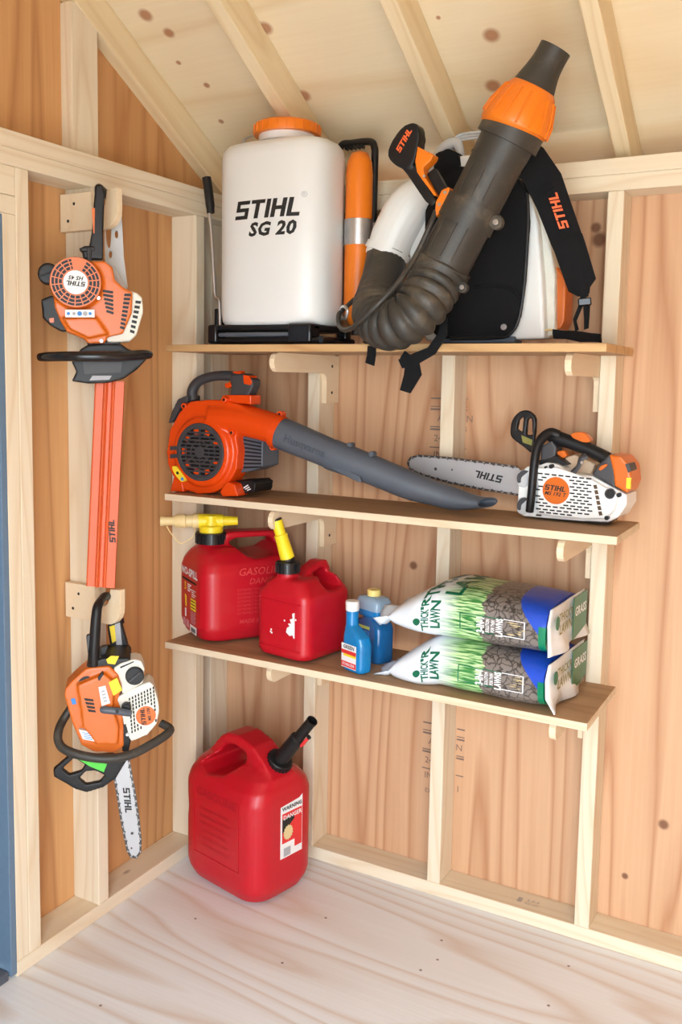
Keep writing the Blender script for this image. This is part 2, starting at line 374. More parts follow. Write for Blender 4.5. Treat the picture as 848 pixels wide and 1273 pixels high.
# ================================================================== shared materials
M_red = plain('red_plastic', (.50, .005, .016), .36, var=.05, scale=6, bump=.12, sub=.0, dirt=.12, dirtc=(.50, .10, .09))
M_red_print = plain('embossed_red', (.66, .05, .05), .5)
M_black = plain('black_plastic', (.009, .009, .010), .42, var=.2, spec=.35, dirt=.10, dirtc=(.10, .085, .07))
M_black_gloss = plain('black_gloss', (.008, .008, .010), .22, var=.1)
M_rubber = plain('dusty_black_rubber', (.036, .032, .026), .5, var=.25, scale=14, dirt=.75, dirtc=(.17, .135, .09), bump=.2)
M_web = plain('black_webbing', (.007, .007, .008), .85, spec=.2, var=.2, scale=90, bump=.5)
M_orange = plain('orange_plastic', (.64, .135, .010), .32, var=.05, scale=8, dirt=.14, dirtc=(.52, .20, .07))
M_orange_lt = plain('light_orange_plastic', (.80, .19, .008), .38, var=.05, scale=8, dirt=.1, dirtc=(.6, .28, .1))
M_husq = plain('red_orange_plastic', (.72, .062, .004), .25, var=.04, scale=8)
M_guard = plain('orange_scabbard', (.66, .11, .028), .45, var=.06, scale=10, dirt=.2, dirtc=(.62, .18, .10))
M_grey = plain('grey_plastic', (.085, .10, .125), .42, var=.08, bump=.1)
M_dgrey = plain('dark_grey_plastic', (.045, .045, .05), .5, var=.12, bump=.1)
M_lgrey = plain('light_grey_plastic', (.52, .53, .54), .45, var=.06, dirt=.2)
M_white = plain('white_plastic', (.80, .80, .78), .35, var=.03, scale=6)
M_cream = plain('cream_plastic', (.74, .71, .62), .4, var=.05, dirt=.3, dirtc=(.38, .33, .25))
M_tank = plain('milky_white_tank', (.76, .765, .755), .33, var=.025, scale=5, sub=.15)
M_metal = plain('brushed_steel', (.55, .55, .55), .32, metal=.9, var=.15, scale=60)
M_alu = plain('bar_steel', (.50, .51, .53), .38, metal=.5, var=.06, scale=20, dirt=.25, dirtc=(.45, .42, .38))
M_chain = plain('chain_steel', (.10, .09, .085), .45, metal=.7, var=.4, scale=150)
M_link = plain('chain_link_bright', (.5, .5, .5), .3, metal=.8, var=.3)
M_yellow = plain('yellow_plastic', (.88, .68, .02), .38, var=.04)
M_straw = plain('straw_plastic', (.80, .62, .30), .4, var=.05)
M_ink = plain('black_ink', (.012, .012, .012), .6)
M_wink = plain('white_ink', (.82, .82, .82), .6)
M_gink = plain('grey_ink', (.40, .40, .42), .6)
M_oink = plain('orange_ink', (.90, .14, .03), .6)
M_rink = plain('red_ink', (.70, .03, .03), .6)
M_yink = plain('yellow_ink', (.85, .66, .03), .6)
M_bink = plain('blue_ink', (.05, .25, .65), .6)
M_tink = plain('tan_ink', (.70, .55, .28), .6)
M_green = plain('bright_green_sticker', (.09, .62, .06), .5)
M_dgreen = plain('dark_green_ink', (.0, .16, .07), .5)
M_olive = plain('olive_tag', (.22, .20, .04), .6)

class Tr:
    """a plane standing in the shed, on which outlines are laid out; n points out of it"""
    def __init__(s, o, n): s.o, s.n = V(o), V(n).normalized()
    def __call__(s, u, v, d=0): return on(u, v, s.o + s.n * d, s.n)
    def plate(s, mb, px, d0, d1):
        mb.prism([s(u, v, d1) for u, v in px], s.n * (d0 - d1)); return mb
    def frame(s, u, v, d=0, ang=0):
        x = s.n.cross(V((0, 0, 1))) * -1; x.normalize(); y = s.n.cross(x)
        q = Quaternion(s.n, R(ang)); return Frame(s(u, v, d), q @ x, q @ y, s.n)
    def curve(s, px, n=5, closed=False):
        return smooth_path([s(*p) for p in px], n, closed)
def spx(px, n=4):
    return [(p.x, p.y) for p in smooth_path([(u, v, 0) for u, v in px], n, True)]
def circle(u, v, r, n=20, ry=None):
    return [(u + r * math.cos(k * 2 * math.pi / n), v + (ry or r) * math.sin(k * 2 * math.pi / n)) for k in range(n)]
def solid(mb, voxel=None, it=6, cut=(), factor=.5):
    """merge the shapes of mb into one skin: cut holes, then voxel remesh and relax"""
    bmesh.ops.recalc_face_normals(mb.bm, faces=mb.bm.faces)
    me = bpy.data.meshes.new('s'); mb.bm.to_mesh(me); mb.bm.free()
    o = bpy.data.objects.new('s', me); col.objects.link(o)
    tmp = []
    if cut and voxel:
        m = o.modifiers.new('r0', 'REMESH'); m.mode = 'VOXEL'; m.voxel_size = voxel
    for c in cut:
        cm = c.mesh('c'); co = bpy.data.objects.new('c', cm); col.objects.link(co); tmp.append(co)
        m = o.modifiers.new('b', 'BOOLEAN'); m.operation = 'DIFFERENCE'; m.object = co; m.solver = 'EXACT'
    if voxel:
        m = o.modifiers.new('r', 'REMESH'); m.mode = 'VOXEL'; m.voxel_size = voxel
        if it:
            m = o.modifiers.new('s', 'SMOOTH'); m.iterations = it; m.factor = factor
    dg = bpy.context.evaluated_depsgraph_get(); out = bpy.data.meshes.new_from_object(o.evaluated_get(dg))
    for t in tmp + [o]:
        d = t.data; bpy.data.objects.remove(t); bpy.data.meshes.remove(d)
    r = MB(); r.bm.from_mesh(out); bpy.data.meshes.remove(out); return r

# ================================================================== shelves
M_shelf = wood('shelf_board', (.50, .32, .18), (.28, .15, .07), .08, lines=16, amount=.4, noise=3.5, along='X', rnd_knots=2.5, rough=.65)
M_edge = wood('lit_edge', (.80, .68, .50), (.58, .42, .25), .08, lines=10, amount=.4, noise=5, along='X'); M_edge_brown = wood('brown_lit_edge', (.66, .42, .20), (.40, .21, .08), .08, lines=12, amount=.5, noise=5, along='X')  # both edge woods carry the light falling on the shelf fronts in their colour
M_bracket = wood('bracket_plywood', (.84, .70, .50), (.70, .50, .30), .3, lines=6, amount=.25, noise=4, along='Y')
def bracket_mesh(th=.015):
    # side view in (y, z): arm under the board and leg against the stud, rounded nose and inner corner
    pts = [(.086, 0), (.086, -.135), (.014, -.135)]
    pts += [(.014 - .022 + .022 * math.cos(R(a)), -.072 + .022 * math.sin(R(a))) for a in (0, 30, 60, 90)]
    pts += [(-.235 + .0, -.050)] + [(-.237 + .025 * math.cos(R(a)), -.025 + .025 * math.sin(R(a))) for a in (250, 220, 190, 160, 130, 105)] + [(-.237, 0)]
    mb = MB(); mb.prism([(0, y, z) for y, z in pts], (th, 0, 0)); me = mb.mesh('bracket'); me.materials.append(M_bracket); return me
BR = bracket_mesh()
shelf_specs = ((1.5105, .2824, 1.1832, 'top', 'top shelf board holding the white sprayer and backpack blower'),
               (1.0968, .251, 1.2175, 'middle', 'middle shelf board under the leaf blower and white chainsaw'),
               (.6839, .2883, 1.1815, 'low', 'lowest shelf board carrying red gas cans and lawn bags'))
for z, d, xr, _, lab in shelf_specs:
    root = thing('shelf', (.6, -d / 2, z - .019), lab, 'shelf', 'wall shelves')
    xl = -.028 if _ == 'middle' else .003
    b = MB().box((0, 0, 0), (xr - xl, d - .001, .019)).build('board', M_shelf, None, smooth=None, bevel=.002)
    b.parent = root; b.location = ((xr + xl) / 2 - .6, 0, .0095)
    b.data.materials.append(M_edge_brown if _ == 'top' else M_edge)           # edges painted paler than the face for the light on the front
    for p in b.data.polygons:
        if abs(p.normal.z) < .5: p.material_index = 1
    k = (d + .0) / .262
    for x in (X2 + T + .0005, X4 - .0155):
        o = bpy.data.objects.new('bracket', BR); col.objects.link(o); o.parent = root
        o.location = (x - .6, d / 2, -.0005)
    # screw heads on the left bracket
    for y, zz in ((.045, -.03), (.045, -.105)):
        MB().lathe([(.0, .0012), (.004, .001), (.0045, 0)], (X2 + T + .0155, y, z - .0195 + zz), (1, 0, 0), 10).build('screw', M_ink, root)
# plywood hooks screwed to the side of the left wall stud
M_hookw = M_bracket
for zc, lab, dz in ((1.818, 'plywood hook board holding up the orange hedge trimmer', 0), (.852, 'plywood hook board holding up the orange chainsaw', 0)):
    r = thing('wooden_hook', (.0, -.5645, zc), lab, 'hook', 'plywood tool hooks')
    pts = [(-.086, -.045), (-.086, .045), (.014, .045)]
    pts += [(.038 - .024 * math.cos(R(a)), .022 - .024 * math.sin(R(a))) for a in (0, 30, 60, 90, 120, 150, 180)]
    pts += [(.066, .045), (.098, .047), (.098, .0)] + [(.058 + .04 * math.cos(R(a)), -.003 - .042 * math.sin(R(a))) for a in (15, 35, 55, 75, 90)]
    MB().prism([(x, -.5740, zc + z) for x, z in pts], (0, .0185, 0)).build('board', M_hookw, r, smooth=None, bevel=.001)
    for x, z in ((-.04, .02), (-.06, -.02)):
        MB().lathe([(.0, .001), (.0035, .0008), (.004, 0)], (x, -.5741, zc + z), (0, -1, 0), 10).build('screw', M_ink, r)

# ================================================================== gas cans
def ring(fr, w, d, r, z, n=4, ox=0, oy=0):
    return [fr(ox + x, oy + y, z) for x, y in rrect(w, d, min(r, w / 2 - 1e-4, d / 2 - 1e-4), n)]
def canframe(front, ang):                       # front = nearest lower corner region, x along the near side
    a = R(ang); return V((math.cos(a), math.sin(a), 0)), V((-math.sin(a), math.cos(a), 0))
def panel(fr, pts, m, name, parent, depth=.0005):
    return MB().prism([fr(x, y, 0) for x, y in pts], fr.z * depth).build(name, m, parent, smooth=None)
def rect(x0, y0, x1, y1): return [(x0, y0), (x1, y0), (x1, y1), (x0, y1)]

# --- large can on the floor
ax, ay = canframe(None, -13)
Fc = V((.347, -.338, 0)); Lc, Wc = .315, .238
g1 = Frame(Fc - ax * (Lc / 2) + ay * (Wc / 2), ax, ay, (0, 0, 1))
can = thing('gas_can', g1.o, 'big red plastic gas can standing on the floor, with black spout', 'gas can', 'red gas cans')
mb = MB()
mb.loft([ring(g1, Lc - .07, Wc - .07, .05, .004), ring(g1, Lc - .03, Wc - .03, .06, .012), ring(g1, Lc - .004, Wc - .004, .06, .04), ring(g1, Lc, Wc, .055, .06), ring(g1, Lc, Wc, .055, .29),
         ring(g1, Lc - .006, Wc - .02, .055, .318), ring(g1, Lc - .03, Wc - .07, .05, .345), ring(g1, Lc - .08, Wc - .13, .04, .365)])
hy = .042
prof = [(-.152, .25), (-.150, .315), (-.135, .345), (-.07, .415), (-.045, .430), (.0, .433), (.06, .415), (.10, .385), (.145, .345), (.15, .28)]
mb.prism([g1(x, -hy, z) for x, z in prof], g1.y * (2 * hy))
for sgn in (-1, 1):                              # flanks sloping up to the handle ridge
    mb.loft([[g1(x, sgn * ye, .27), g1(x, sgn * ye, .30), g1(x, sgn * .034, zt_), g1(x, 0, zt_), g1(x, 0, .27)] for x, zt_, ye in ((-.140, .335, .055), (-.12, .358, .078), (-.09, .345, .092), (.04, .35, .092), (.07, .395, .092), (.105, .375, .078), (.135, .33, .055))])
neck = g1(.098, .012, .355); nd = (g1.d(.55, .0, .85)).normalized()
mb.lathe([(.04, -.05), (.034, 0), (.03, .022), (.026, .026)], neck, nd, 20)
hole = MB().prism([g1(x, -.2, z) for x, z in [(-.105, .338), (-.07, .372), (-.048, .394), (-.02, .402), (.02, .397), (.037, .385), (.032, .36), (.0, .332), (-.06, .322)]], g1.y * .4)
grip = MB().lathe([(.038, -.2), (.038, .2)], g1(-Lc / 2 - .008, 0, .215), g1.y, 20)
body = solid(mb, .0042, 7, (hole, grip)).build('body', M_red, can, smooth=60)
fl = Frame(g1(-.02, -Wc / 2 - .0002, .17), g1.x, (0, 0, 1), -g1.y)
t = MB(); words(t, fl.at(.02, .105), 'GASOLINE', .034, .01, .0, depth=.0012)
for k in range(6): words(t, fl.at(.015, .06 - k * .021), ('DANGER EXTREMELY', 'FLAMMABLE VAPORS', 'KEEP OUT OF REACH', 'STORE IN A COOL', 'VENTILATED AREA', 'DO NOT OVERFILL')[k], .013, .0, depth=.001)
t.build('raised_lettering', plain('embossed_dark_red', (.40, .005, .014), .45), body)
t = MB()
for p in (rect(-.074, -.075, .112, -.0735), rect(-.074, -.075, -.0725, .125), rect(.1105, -.075, .112, .125)): t.prism([fl(x, y, -.0005) for x, y in p], fl.z * .0018)
t.build('raised_border', M_red, body)
fr_ = Frame(g1(Lc / 2 + .0006, .015, .205), g1.y, (0, 0, 1), g1.x)
lab_ = panel(fr_, [(-.042, -.082), (.042, -.082), (.042, .08), (.03, .072), (-.042, .066)], M_wink, 'label', can)
f2 = fr_.at(0, 0, .0006)
for nm, p, m in (('label_print', rect(-.036, -.04, .04, .045), M_rink), ('label_print', rect(.012, -.062, .04, .02), M_rink), ('label_print', [(-.036, .03), (-.036, -.01), (.01, .02), (.01, .03)], M_ink), ('label_print', rect(-.03, -.078, -.004, -.055), M_gink)):
    panel(f2, p, m, nm, lab_, .0003); f2 = f2.at(0, 0, .0003)
panel(f2, [(-.014 + (.019 if k % 2 else .016) * math.cos(k * math.pi / 14), -.012 + (.022 if k % 2 else .018) * math.sin(k * math.pi / 14)) for k in range(28)], M_tink, 'label_print', lab_)
t = MB(); words(t, f2.at(0, .058), 'WARNING', .015, .03); t.build('label_print', M_ink, lab_)
t = MB(); words(t, f2.at(.002, .033), 'DANGER', .017, .02); t.build('label_print', M_wink, lab_)
cap = MB().lathe([(.028, .008), (.036, .01), (.036, .034), (.033, .037), (.026, .038)], neck, nd, 24).build('collar', M_black, can, smooth=30)
t = MB()
for k in range(20):
    a = k * math.pi / 10; q = nd.orthogonal().normalized(); q2 = nd.cross(q)
    t.box(neck + nd * .022 + (q * math.cos(a) + q2 * math.sin(a)) * .0362, (.003, .003, .022), nd.to_track_quat('Z', 'Y').to_matrix())
t.build('collar_rib', M_black, cap)
sd = g1.d(.62, .06, .78).normalized(); s0 = neck + nd * .036
sp = MB().lathe([(.024, -.01), (.022, .0), (.021, .09), (.0205, .094), (.0155, .098), (.0145, .165), (.0155, .166), (.0155, .172), (.012, .172), (.012, .13)], s0, sd, 20, cap=False).build('spout', M_black, can, smooth=35)
sx = sd.cross(g1.y).normalized() * -1
MB().box(s0 + sd * .105 + sx * .022, (.012, .007, .035), Frame((0, 0, 0), g1.y, sx, sd).rot()).build('spout_clip', M_rink, sp, bevel=.002)
MB().box(s0 + sd * .128 + sx * .022, (.008, .012, .008), Frame((0, 0, 0), g1.y, sx, sd).rot()).build('spout_latch', M_black, sp, bevel=.002)

# --- large can on the lowest shelf
Z3 = .6839
ax, ay = canframe(None, -33)
Fc = V((.132, -.284, Z3)); W2, L2 = .222, .30
g2 = Frame(Fc - ax * (W2 / 2) + ay * (L2 / 2), ax, ay, (0, 0, 1))
can = thing('gas_can', g2.o, 'large red gas can on the shelf with yellow and straw coloured nozzle', 'gas can', 'red gas cans')
mb = MB()
mb.loft([ring(g2, W2 - .06, L2 - .06, .05, .003), ring(g2, W2 - .02, L2 - .02, .05, .012), ring(g2, W2, L2, .048, .045), ring(g2, W2, L2, .048, .20), ring(g2, W2 - .02, L2 - .01, .05, .225), ring(g2, W2 - .07, L2 - .03, .05, .25), ring(g2, W2 - .12, L2 - .06, .04, .265)])
mb.prism([g2(-.032, y, z) for y, z in [(-.11, .2), (-.11, .262), (-.075, .262), (-.05, .300), (-.03, .304), (.115, .300), (.142, .28), (.148, .2)]], g2.x * .064)
mb.lathe([(.045, -.06), (.040, -.02), (.037, .05), (.034, .05)], g2(-.0, -.085, .225), (0, 0, 1), 24)
hole = MB().prism([g2(-.2, y, z) for y, z in [(-.045, .275), (-.02, .285), (.085, .283), (.10, .265), (.085, .238), (.02, .232), (-.005, .238)]], g2.x * .4)
body = solid(mb, .0042, 7, (hole,)).build('body', M_red, can, smooth=60)
fl = Frame(g2(W2 / 2 + .0002, .035, .14), g2.y, (0, 0, 1), g2.x)
t = MB(); words(t, fl.at(-.01, .062), 'GASOLINE', .03, .01, .2, depth=.0014); words(t, fl.at(.0, .034), 'DANGER', .024, .01, .2, depth=.0014)
for k in range(7): words(t, fl.at(-.02, .012 - k * .011), 'EXTREMELY FLAMMABLE KEEP', .0095, .0, depth=.0009)
words(t, fl.at(-.02, -.078), 'MADE IN U.S.A.', .017, .005, .15, depth=.0012)
t.build('raised_lettering', M_red_print, body)
lf = Frame(g2(.0, -L2 / 2 - .0006, .118), g2.x, (0, 0, 1), -g2.y)
lab_ = MB(); words(lab_, lf.at(.004, .072), 'NO-SPILL', .030, .04, .0); lab_ = lab_.build('label', M_wink, can)
t = MB(); words(t, lf.at(-.03, .028), '5', .03, .03); t.prism([lf(x, y, 0) for x, y in rect(.015, -.03, .055, .002)], lf.z * .0005); t.prism([lf(x, y, 0) for x, y in [(-.03, -.03), (-.022, -.03), (-.022, .0), (-.034, .005)]], lf.z * .0005); t.build('label_print', M_yink, lab_)
t = MB(); t.prism([lf(x, y, 0) for x, y in rect(-.06, .046, .062, .052)], lf.z * .0004)
for k in range(3): t.prism([lf(x, y, .0006) for x, y in rect(.018, -.006 - k * .009, .052, -.003 - k * .009)], lf.z * .0003)
t.build('label_print', M_ink, lab_)
t = MB(); t.prism([lf(x, y, 0) for x, y in rect(.01, -.095, .062, -.074)], lf.z * .0005)
for k in range(4): t.prism([lf(x, y, 0) for x, y in rect(-.012, .018 + k * .006, .008 + (k % 2) * .01, .021 + k * .006)], lf.z * .0005)
for k in range(4): t.prism([lf(x, y, 0) for x, y in rect(.022, .008 + k * .006, .045 + (k % 2) * .01, .010 + k * .006)], lf.z * .0005)
t.prism([lf(x, y, 0) for x, y in rect(-.033, -.06, -.024, -.036)], lf.z * .0005)
t.build('label_print', M_wink, lab_)
t = MB()
for x0 in (-.05, -.022): t.prism([lf(x, y, 0) for x, y in rect(x0, -.088, x0 + .02, -.066)], lf.z * .0005)
for k in range(6): t.prism([lf(x, y, 0) for x, y in rect(.015, -.068 + k * .006, .05 + (k % 2) * .006, -.065 + k * .006)], lf.z * .0005)
t.build('label_print', plain('pale_red_ink', (.60, .25, .30), .6), lab_)
t = MB()
for k in range(9): t.prism([lf(x, y, .0006) for x, y in rect(.02 + k * .0042, -.092, .0225 + k * .0042, -.080)], lf.z * .0003)
t.build('bar_code', M_ink, lab_)
c0 = g2(-.0, -.085, .27)
cap = MB().lathe([(.038, 0), (.043, .001), (.043, .032), (.03, .033)], c0, (0, 0, 1), 28).build('collar', M_black, can, smooth=30)
t = MB()
for k in range(28):
    a = k * math.pi / 14; t.box(c0 + V((math.cos(a) * .0432, math.sin(a) * .0432, .016)), (.004, .003, .028), Matrix.Rotation(a, 3, 'Z'))
t.build('collar_rib', M_black_gloss, cap)
n0 = c0 + V((0, 0, .05)); nx = V((-.80, -.60, 0)).normalized()
sp = MB().lathe([(.034, -.018), (.034, .0), (.026, .004), (.022, .03), (.0, .03)], n0, (0, 0, 1), 20)
sp.lathe([(.0, -.034), (.019, -.034), (.021, .04), (.0, .04)], n0 + V((0, 0, .014)), nx, 16)
sp.lathe([(.0, .0), (.012, .0), (.015, .04), (.0, .045)], n0 + V((0, 0, .014)) - nx * .075, nx, 12)
sp = sp.build('nozzle_base', M_yellow, can, smooth=35)
nz = MB().lathe([(.0, .035), (.021, .035), (.021, .052), (.0175, .053), (.0175, .07), (.0205, .074), (.018, .10), (.0125, .108), (.0125, .128), (.0145, .132), (.0145, .142), (.009, .143), (.0, .14)], n0 + V((0, 0, .014)), nx, 18).build('nozzle', M_straw, can, smooth=35)
q0 = n0 + V((0, 0, .0)) + nx * .125; q1 = n0 + nx * .045
MB().tube(smooth_path([q0, q0 + V((0, 0, -.025)) - nx * .015, (q0 + q1) / 2 + V((0, 0, -.05)), q1 + V((0, 0, -.03)) + nx * .005, q1], 6), .0017, 8).build('tether', M_straw, nz)

# --- small can on the lowest shelf
ax, ay = canframe(None, -9)
Fc = V((.457, -.281, Z3)); L3, W3 = .178, .20
g3 = Frame(Fc - ax * (L3 / 2) + ay * (W3 / 2), ax, ay, (0, 0, 1))
can = thing('gas_can', g3.o, 'small red gas can with yellow spout and torn white label', 'gas can', 'red gas cans')
mb = MB()
mb.loft([ring(g3, L3 - .05, W3 - .05, .035, .003), ring(g3, L3 - .01, W3 - .01, .035, .010), ring(g3, L3, W3, .03, .022), ring(g3, L3, W3, .03, .165), ring(g3, L3 - .004, W3 - .004, .03, .178), ring(g3, L3 - .06, W3 - .03, .03, .212), ring(g3, L3 - .085, W3 - .05, .03, .218)])
mb.lathe([(.036, -.03), (.030, 0), (.027, .022), (.02, .022)], g3(-.012, -.055, .214), (0, 0, 1), 20)
mb.prism([g3(-.018, y, z) for y, z in [(-.03, .20), (-.025, .222), (.0, .236), (.045, .252), (.068, .250), (.083, .23), (.092, .185), (.092, .15), (-.03, .15)]], g3.x * .042)
hole = MB().prism([g3(-.2, y, z) for y, z in [(-.012, .208), (.01, .222), (.045, .231), (.060, .226), (.066, .205), (.064, .185), (.03, .178), (.0, .183)]], g3.x * .4)
body = solid(mb, .0036, 5, (hole,)).build('body', M_red, can, smooth=60)
f3 = Frame(g3(0, -W3 / 2, .1), g3.x, (0, 0, 1), -g3.y)
t = MB()
for z in (-.067, .058): t.prism([f3(x, y, -.002) for x, y in rect(-.07, z, .07, z + .0022)], f3.z * .0036)
t.build('raised_seam', M_red, body)
sc = [(.050, -.03), (.046, -.022), (.036, -.026), (.024, -.018), (.027, -.006), (.036, .0), (.030, .006), (.041, .008), (.036, .018), (.046, .022), (.044, .034), (.052, .038), (.053, -.03)]
t = MB(); t.prism([f3(x, y, -.0006) for x, y in sc], f3.z * .0013)
for x, y in ((-.028, -.02), (-.03, -.026), (.018, .012), (-.026, -.028), (.056, .02)): t.prism([f3(x + .0025 * math.cos(k), y + .003 * math.sin(k), -.0006) for k in (0, 1.4, 2.6, 4, 5.2)], f3.z * .0013)
t.build('label_scrap', M_wink, body, label='torn remains of a white label')
c0 = g3(-.012, -.055, .214)
cap = MB().lathe([(.026, .014), (.032, .015), (.031, .044), (.02, .047), (.018, .058), (.0, .058)], c0, (0, 0, 1), 22).build('collar', M_black, can, smooth=30)
t = MB()
for k in range(18):
    a = k * math.pi / 9; t.box(c0 + V((math.cos(a) * .0318, math.sin(a) * .0318, .029)), (.003, .004, .024), Matrix.Rotation(a, 3, 'Z'))
t.build('collar_rib', M_black_gloss, cap)
sd = V((-.18, -.16, 1)).normalized() if False else (RT * -.30 + V((0, 0, 1))).normalized()
sp = MB().lathe([(.0, .0), (.019, .0), (.0195, .006), (.0175, .062), (.0185, .064), (.0185, .068), (.0145, .07), (.0155, .105), (.0155, .108)], c0 + V((0, 0, .05)), sd, 18, cap=False).build('spout', M_yellow, can, smooth=35)
MB().lathe([(.0, .104), (.0152, .104), (.0152, .111), (.012, .113), (.0, .113)], c0 + V((0, 0, .05)), sd, 18).build('spout_tip', M_black, sp, smooth=35)

# ================================================================== bottles of blue fluid
def fluid(name, c, rough=.12, tr=.0):
    return plain(name, c, rough, var=.25, scale=25, trans=tr, spec=.6)
M_blue = fluid('blue_fluid_bottle', (.006, .20, .50)); M_blue2 = fluid('deep_blue_fluid_bottle', (.008, .11, .30)); M_clear = plain('cloudy_clear_plastic', (.42, .60, .78), .18, var=.1, scale=18, trans=.35)
bx = V((.93, -.36, 0)).normalized(); by = V((.36, .93, 0)).normalized()
fb = Frame((.566, -.226, Z3), bx, by, (0, 0, 1))
bot = thing('bottle', fb.o, 'slim blue fuel additive bottle with white cap and offset neck', 'bottle', 'blue fluid bottles')
mb = MB()
mb.loft([ring(fb, .068, .04, .012, .002, ox=.018), ring(fb, .074, .044, .014, .008, ox=.018), ring(fb, .076, .044, .014, .075, ox=.018), ring(fb, .070, .042, .014, .092, ox=.015), ring(fb, .05, .038, .014, .105, ox=.006), ring(fb, .03, .03, .012, .118, ox=-.004)])
mb.loft([ring(fb, .032, .032, .0155, z, ox=-.004) for z in (.0, .06, .12, .158)] )
body = solid(mb, .0022, 5).build('body', M_blue, bot, smooth=60)
MB().lathe([(.0, .154), (.0165, .154), (.0175, .156), (.0175, .176), (.0165, .179), (.0, .179)], fb(-.004, 0, 0), (0, 0, 1), 20).build('cap', M_white, bot, smooth=35)
lf = Frame(fb(.012, -.0232, .038), fb.x, fb.z, -fb.y)
lab_ = panel(lf, rect(-.028, -.028, .028, .034), M_wink, 'label', bot)
l2 = lf.at(0, 0, .0007)
panel(l2, rect(-.028, .008, .028, .018), M_rink, 'label_print', lab_, .0002); panel(l2, rect(-.02, .002, .028, .008), M_yink, 'label_print', lab_, .0002); panel(l2, rect(-.028, -.026, .028, -.012), M_rink, 'label_print', lab_, .0002)
t = MB(); words(t, l2.at(0, .026), 'GREEN', .013, .03, .1); t.build('label_print', M_ink, lab_)
t = MB(); words(t, l2.at(0, -.019, .0003), 'STABILIZER', .009, .02); t.build('label_print', M_wink, lab_)
fb = Frame((.572, -.122, Z3), bx, by, (0, 0, 1))
bot = thing('bottle', fb.o, 'wide blue bottle with yellow cap and clear measuring chamber on top', 'bottle', 'blue fluid bottles')
mb = MB().loft([ring(fb, .10, .056, .015, .002), ring(fb, .108, .062, .016, .010), ring(fb, .108, .062, .016, .09), ring(fb, .098, .058, .016, .105), ring(fb, .05, .05, .016, .112), ring(fb, .046, .046, .016, .122)])
mb.build('body', M_blue2, bot, smooth=60)
MB().loft([ring(fb, .046, .046, .016, .118), ring(fb, .085, .056, .016, .124), ring(fb, .090, .060, .016, .130), ring(fb, .090, .060, .016, .139)]).build('chamber_fluid', M_blue, bot, smooth=50)
ch = MB().loft([ring(fb, .0905, .0605, .016, .139), ring(fb, .090, .060, .016, .160), ring(fb, .078, .054, .018, .170), ring(fb, .035, .035, .016, .174)]).build('measuring_chamber', M_clear, bot, smooth=50)
MB().lathe([(.0, .170), (.0165, .170), (.018, .172), (.018, .188), (.0165, .190), (.0, .190)], fb(.0, 0, 0), (0, 0, 1), 20).build('cap', plain('pale_yellow_cap', (.85, .68, .22), .4), bot, smooth=35)
lf = Frame(fb(-.01, -.0312, .075), fb.x, fb.z, -fb.y); panel(lf, rect(-.042, .014, .03, .022), plain('lime_ink', (.55, .70, .15), .6), 'label', bot)
panel(lf, rect(-.042, -.06, .03, .010), M_bink, 'label', bot)
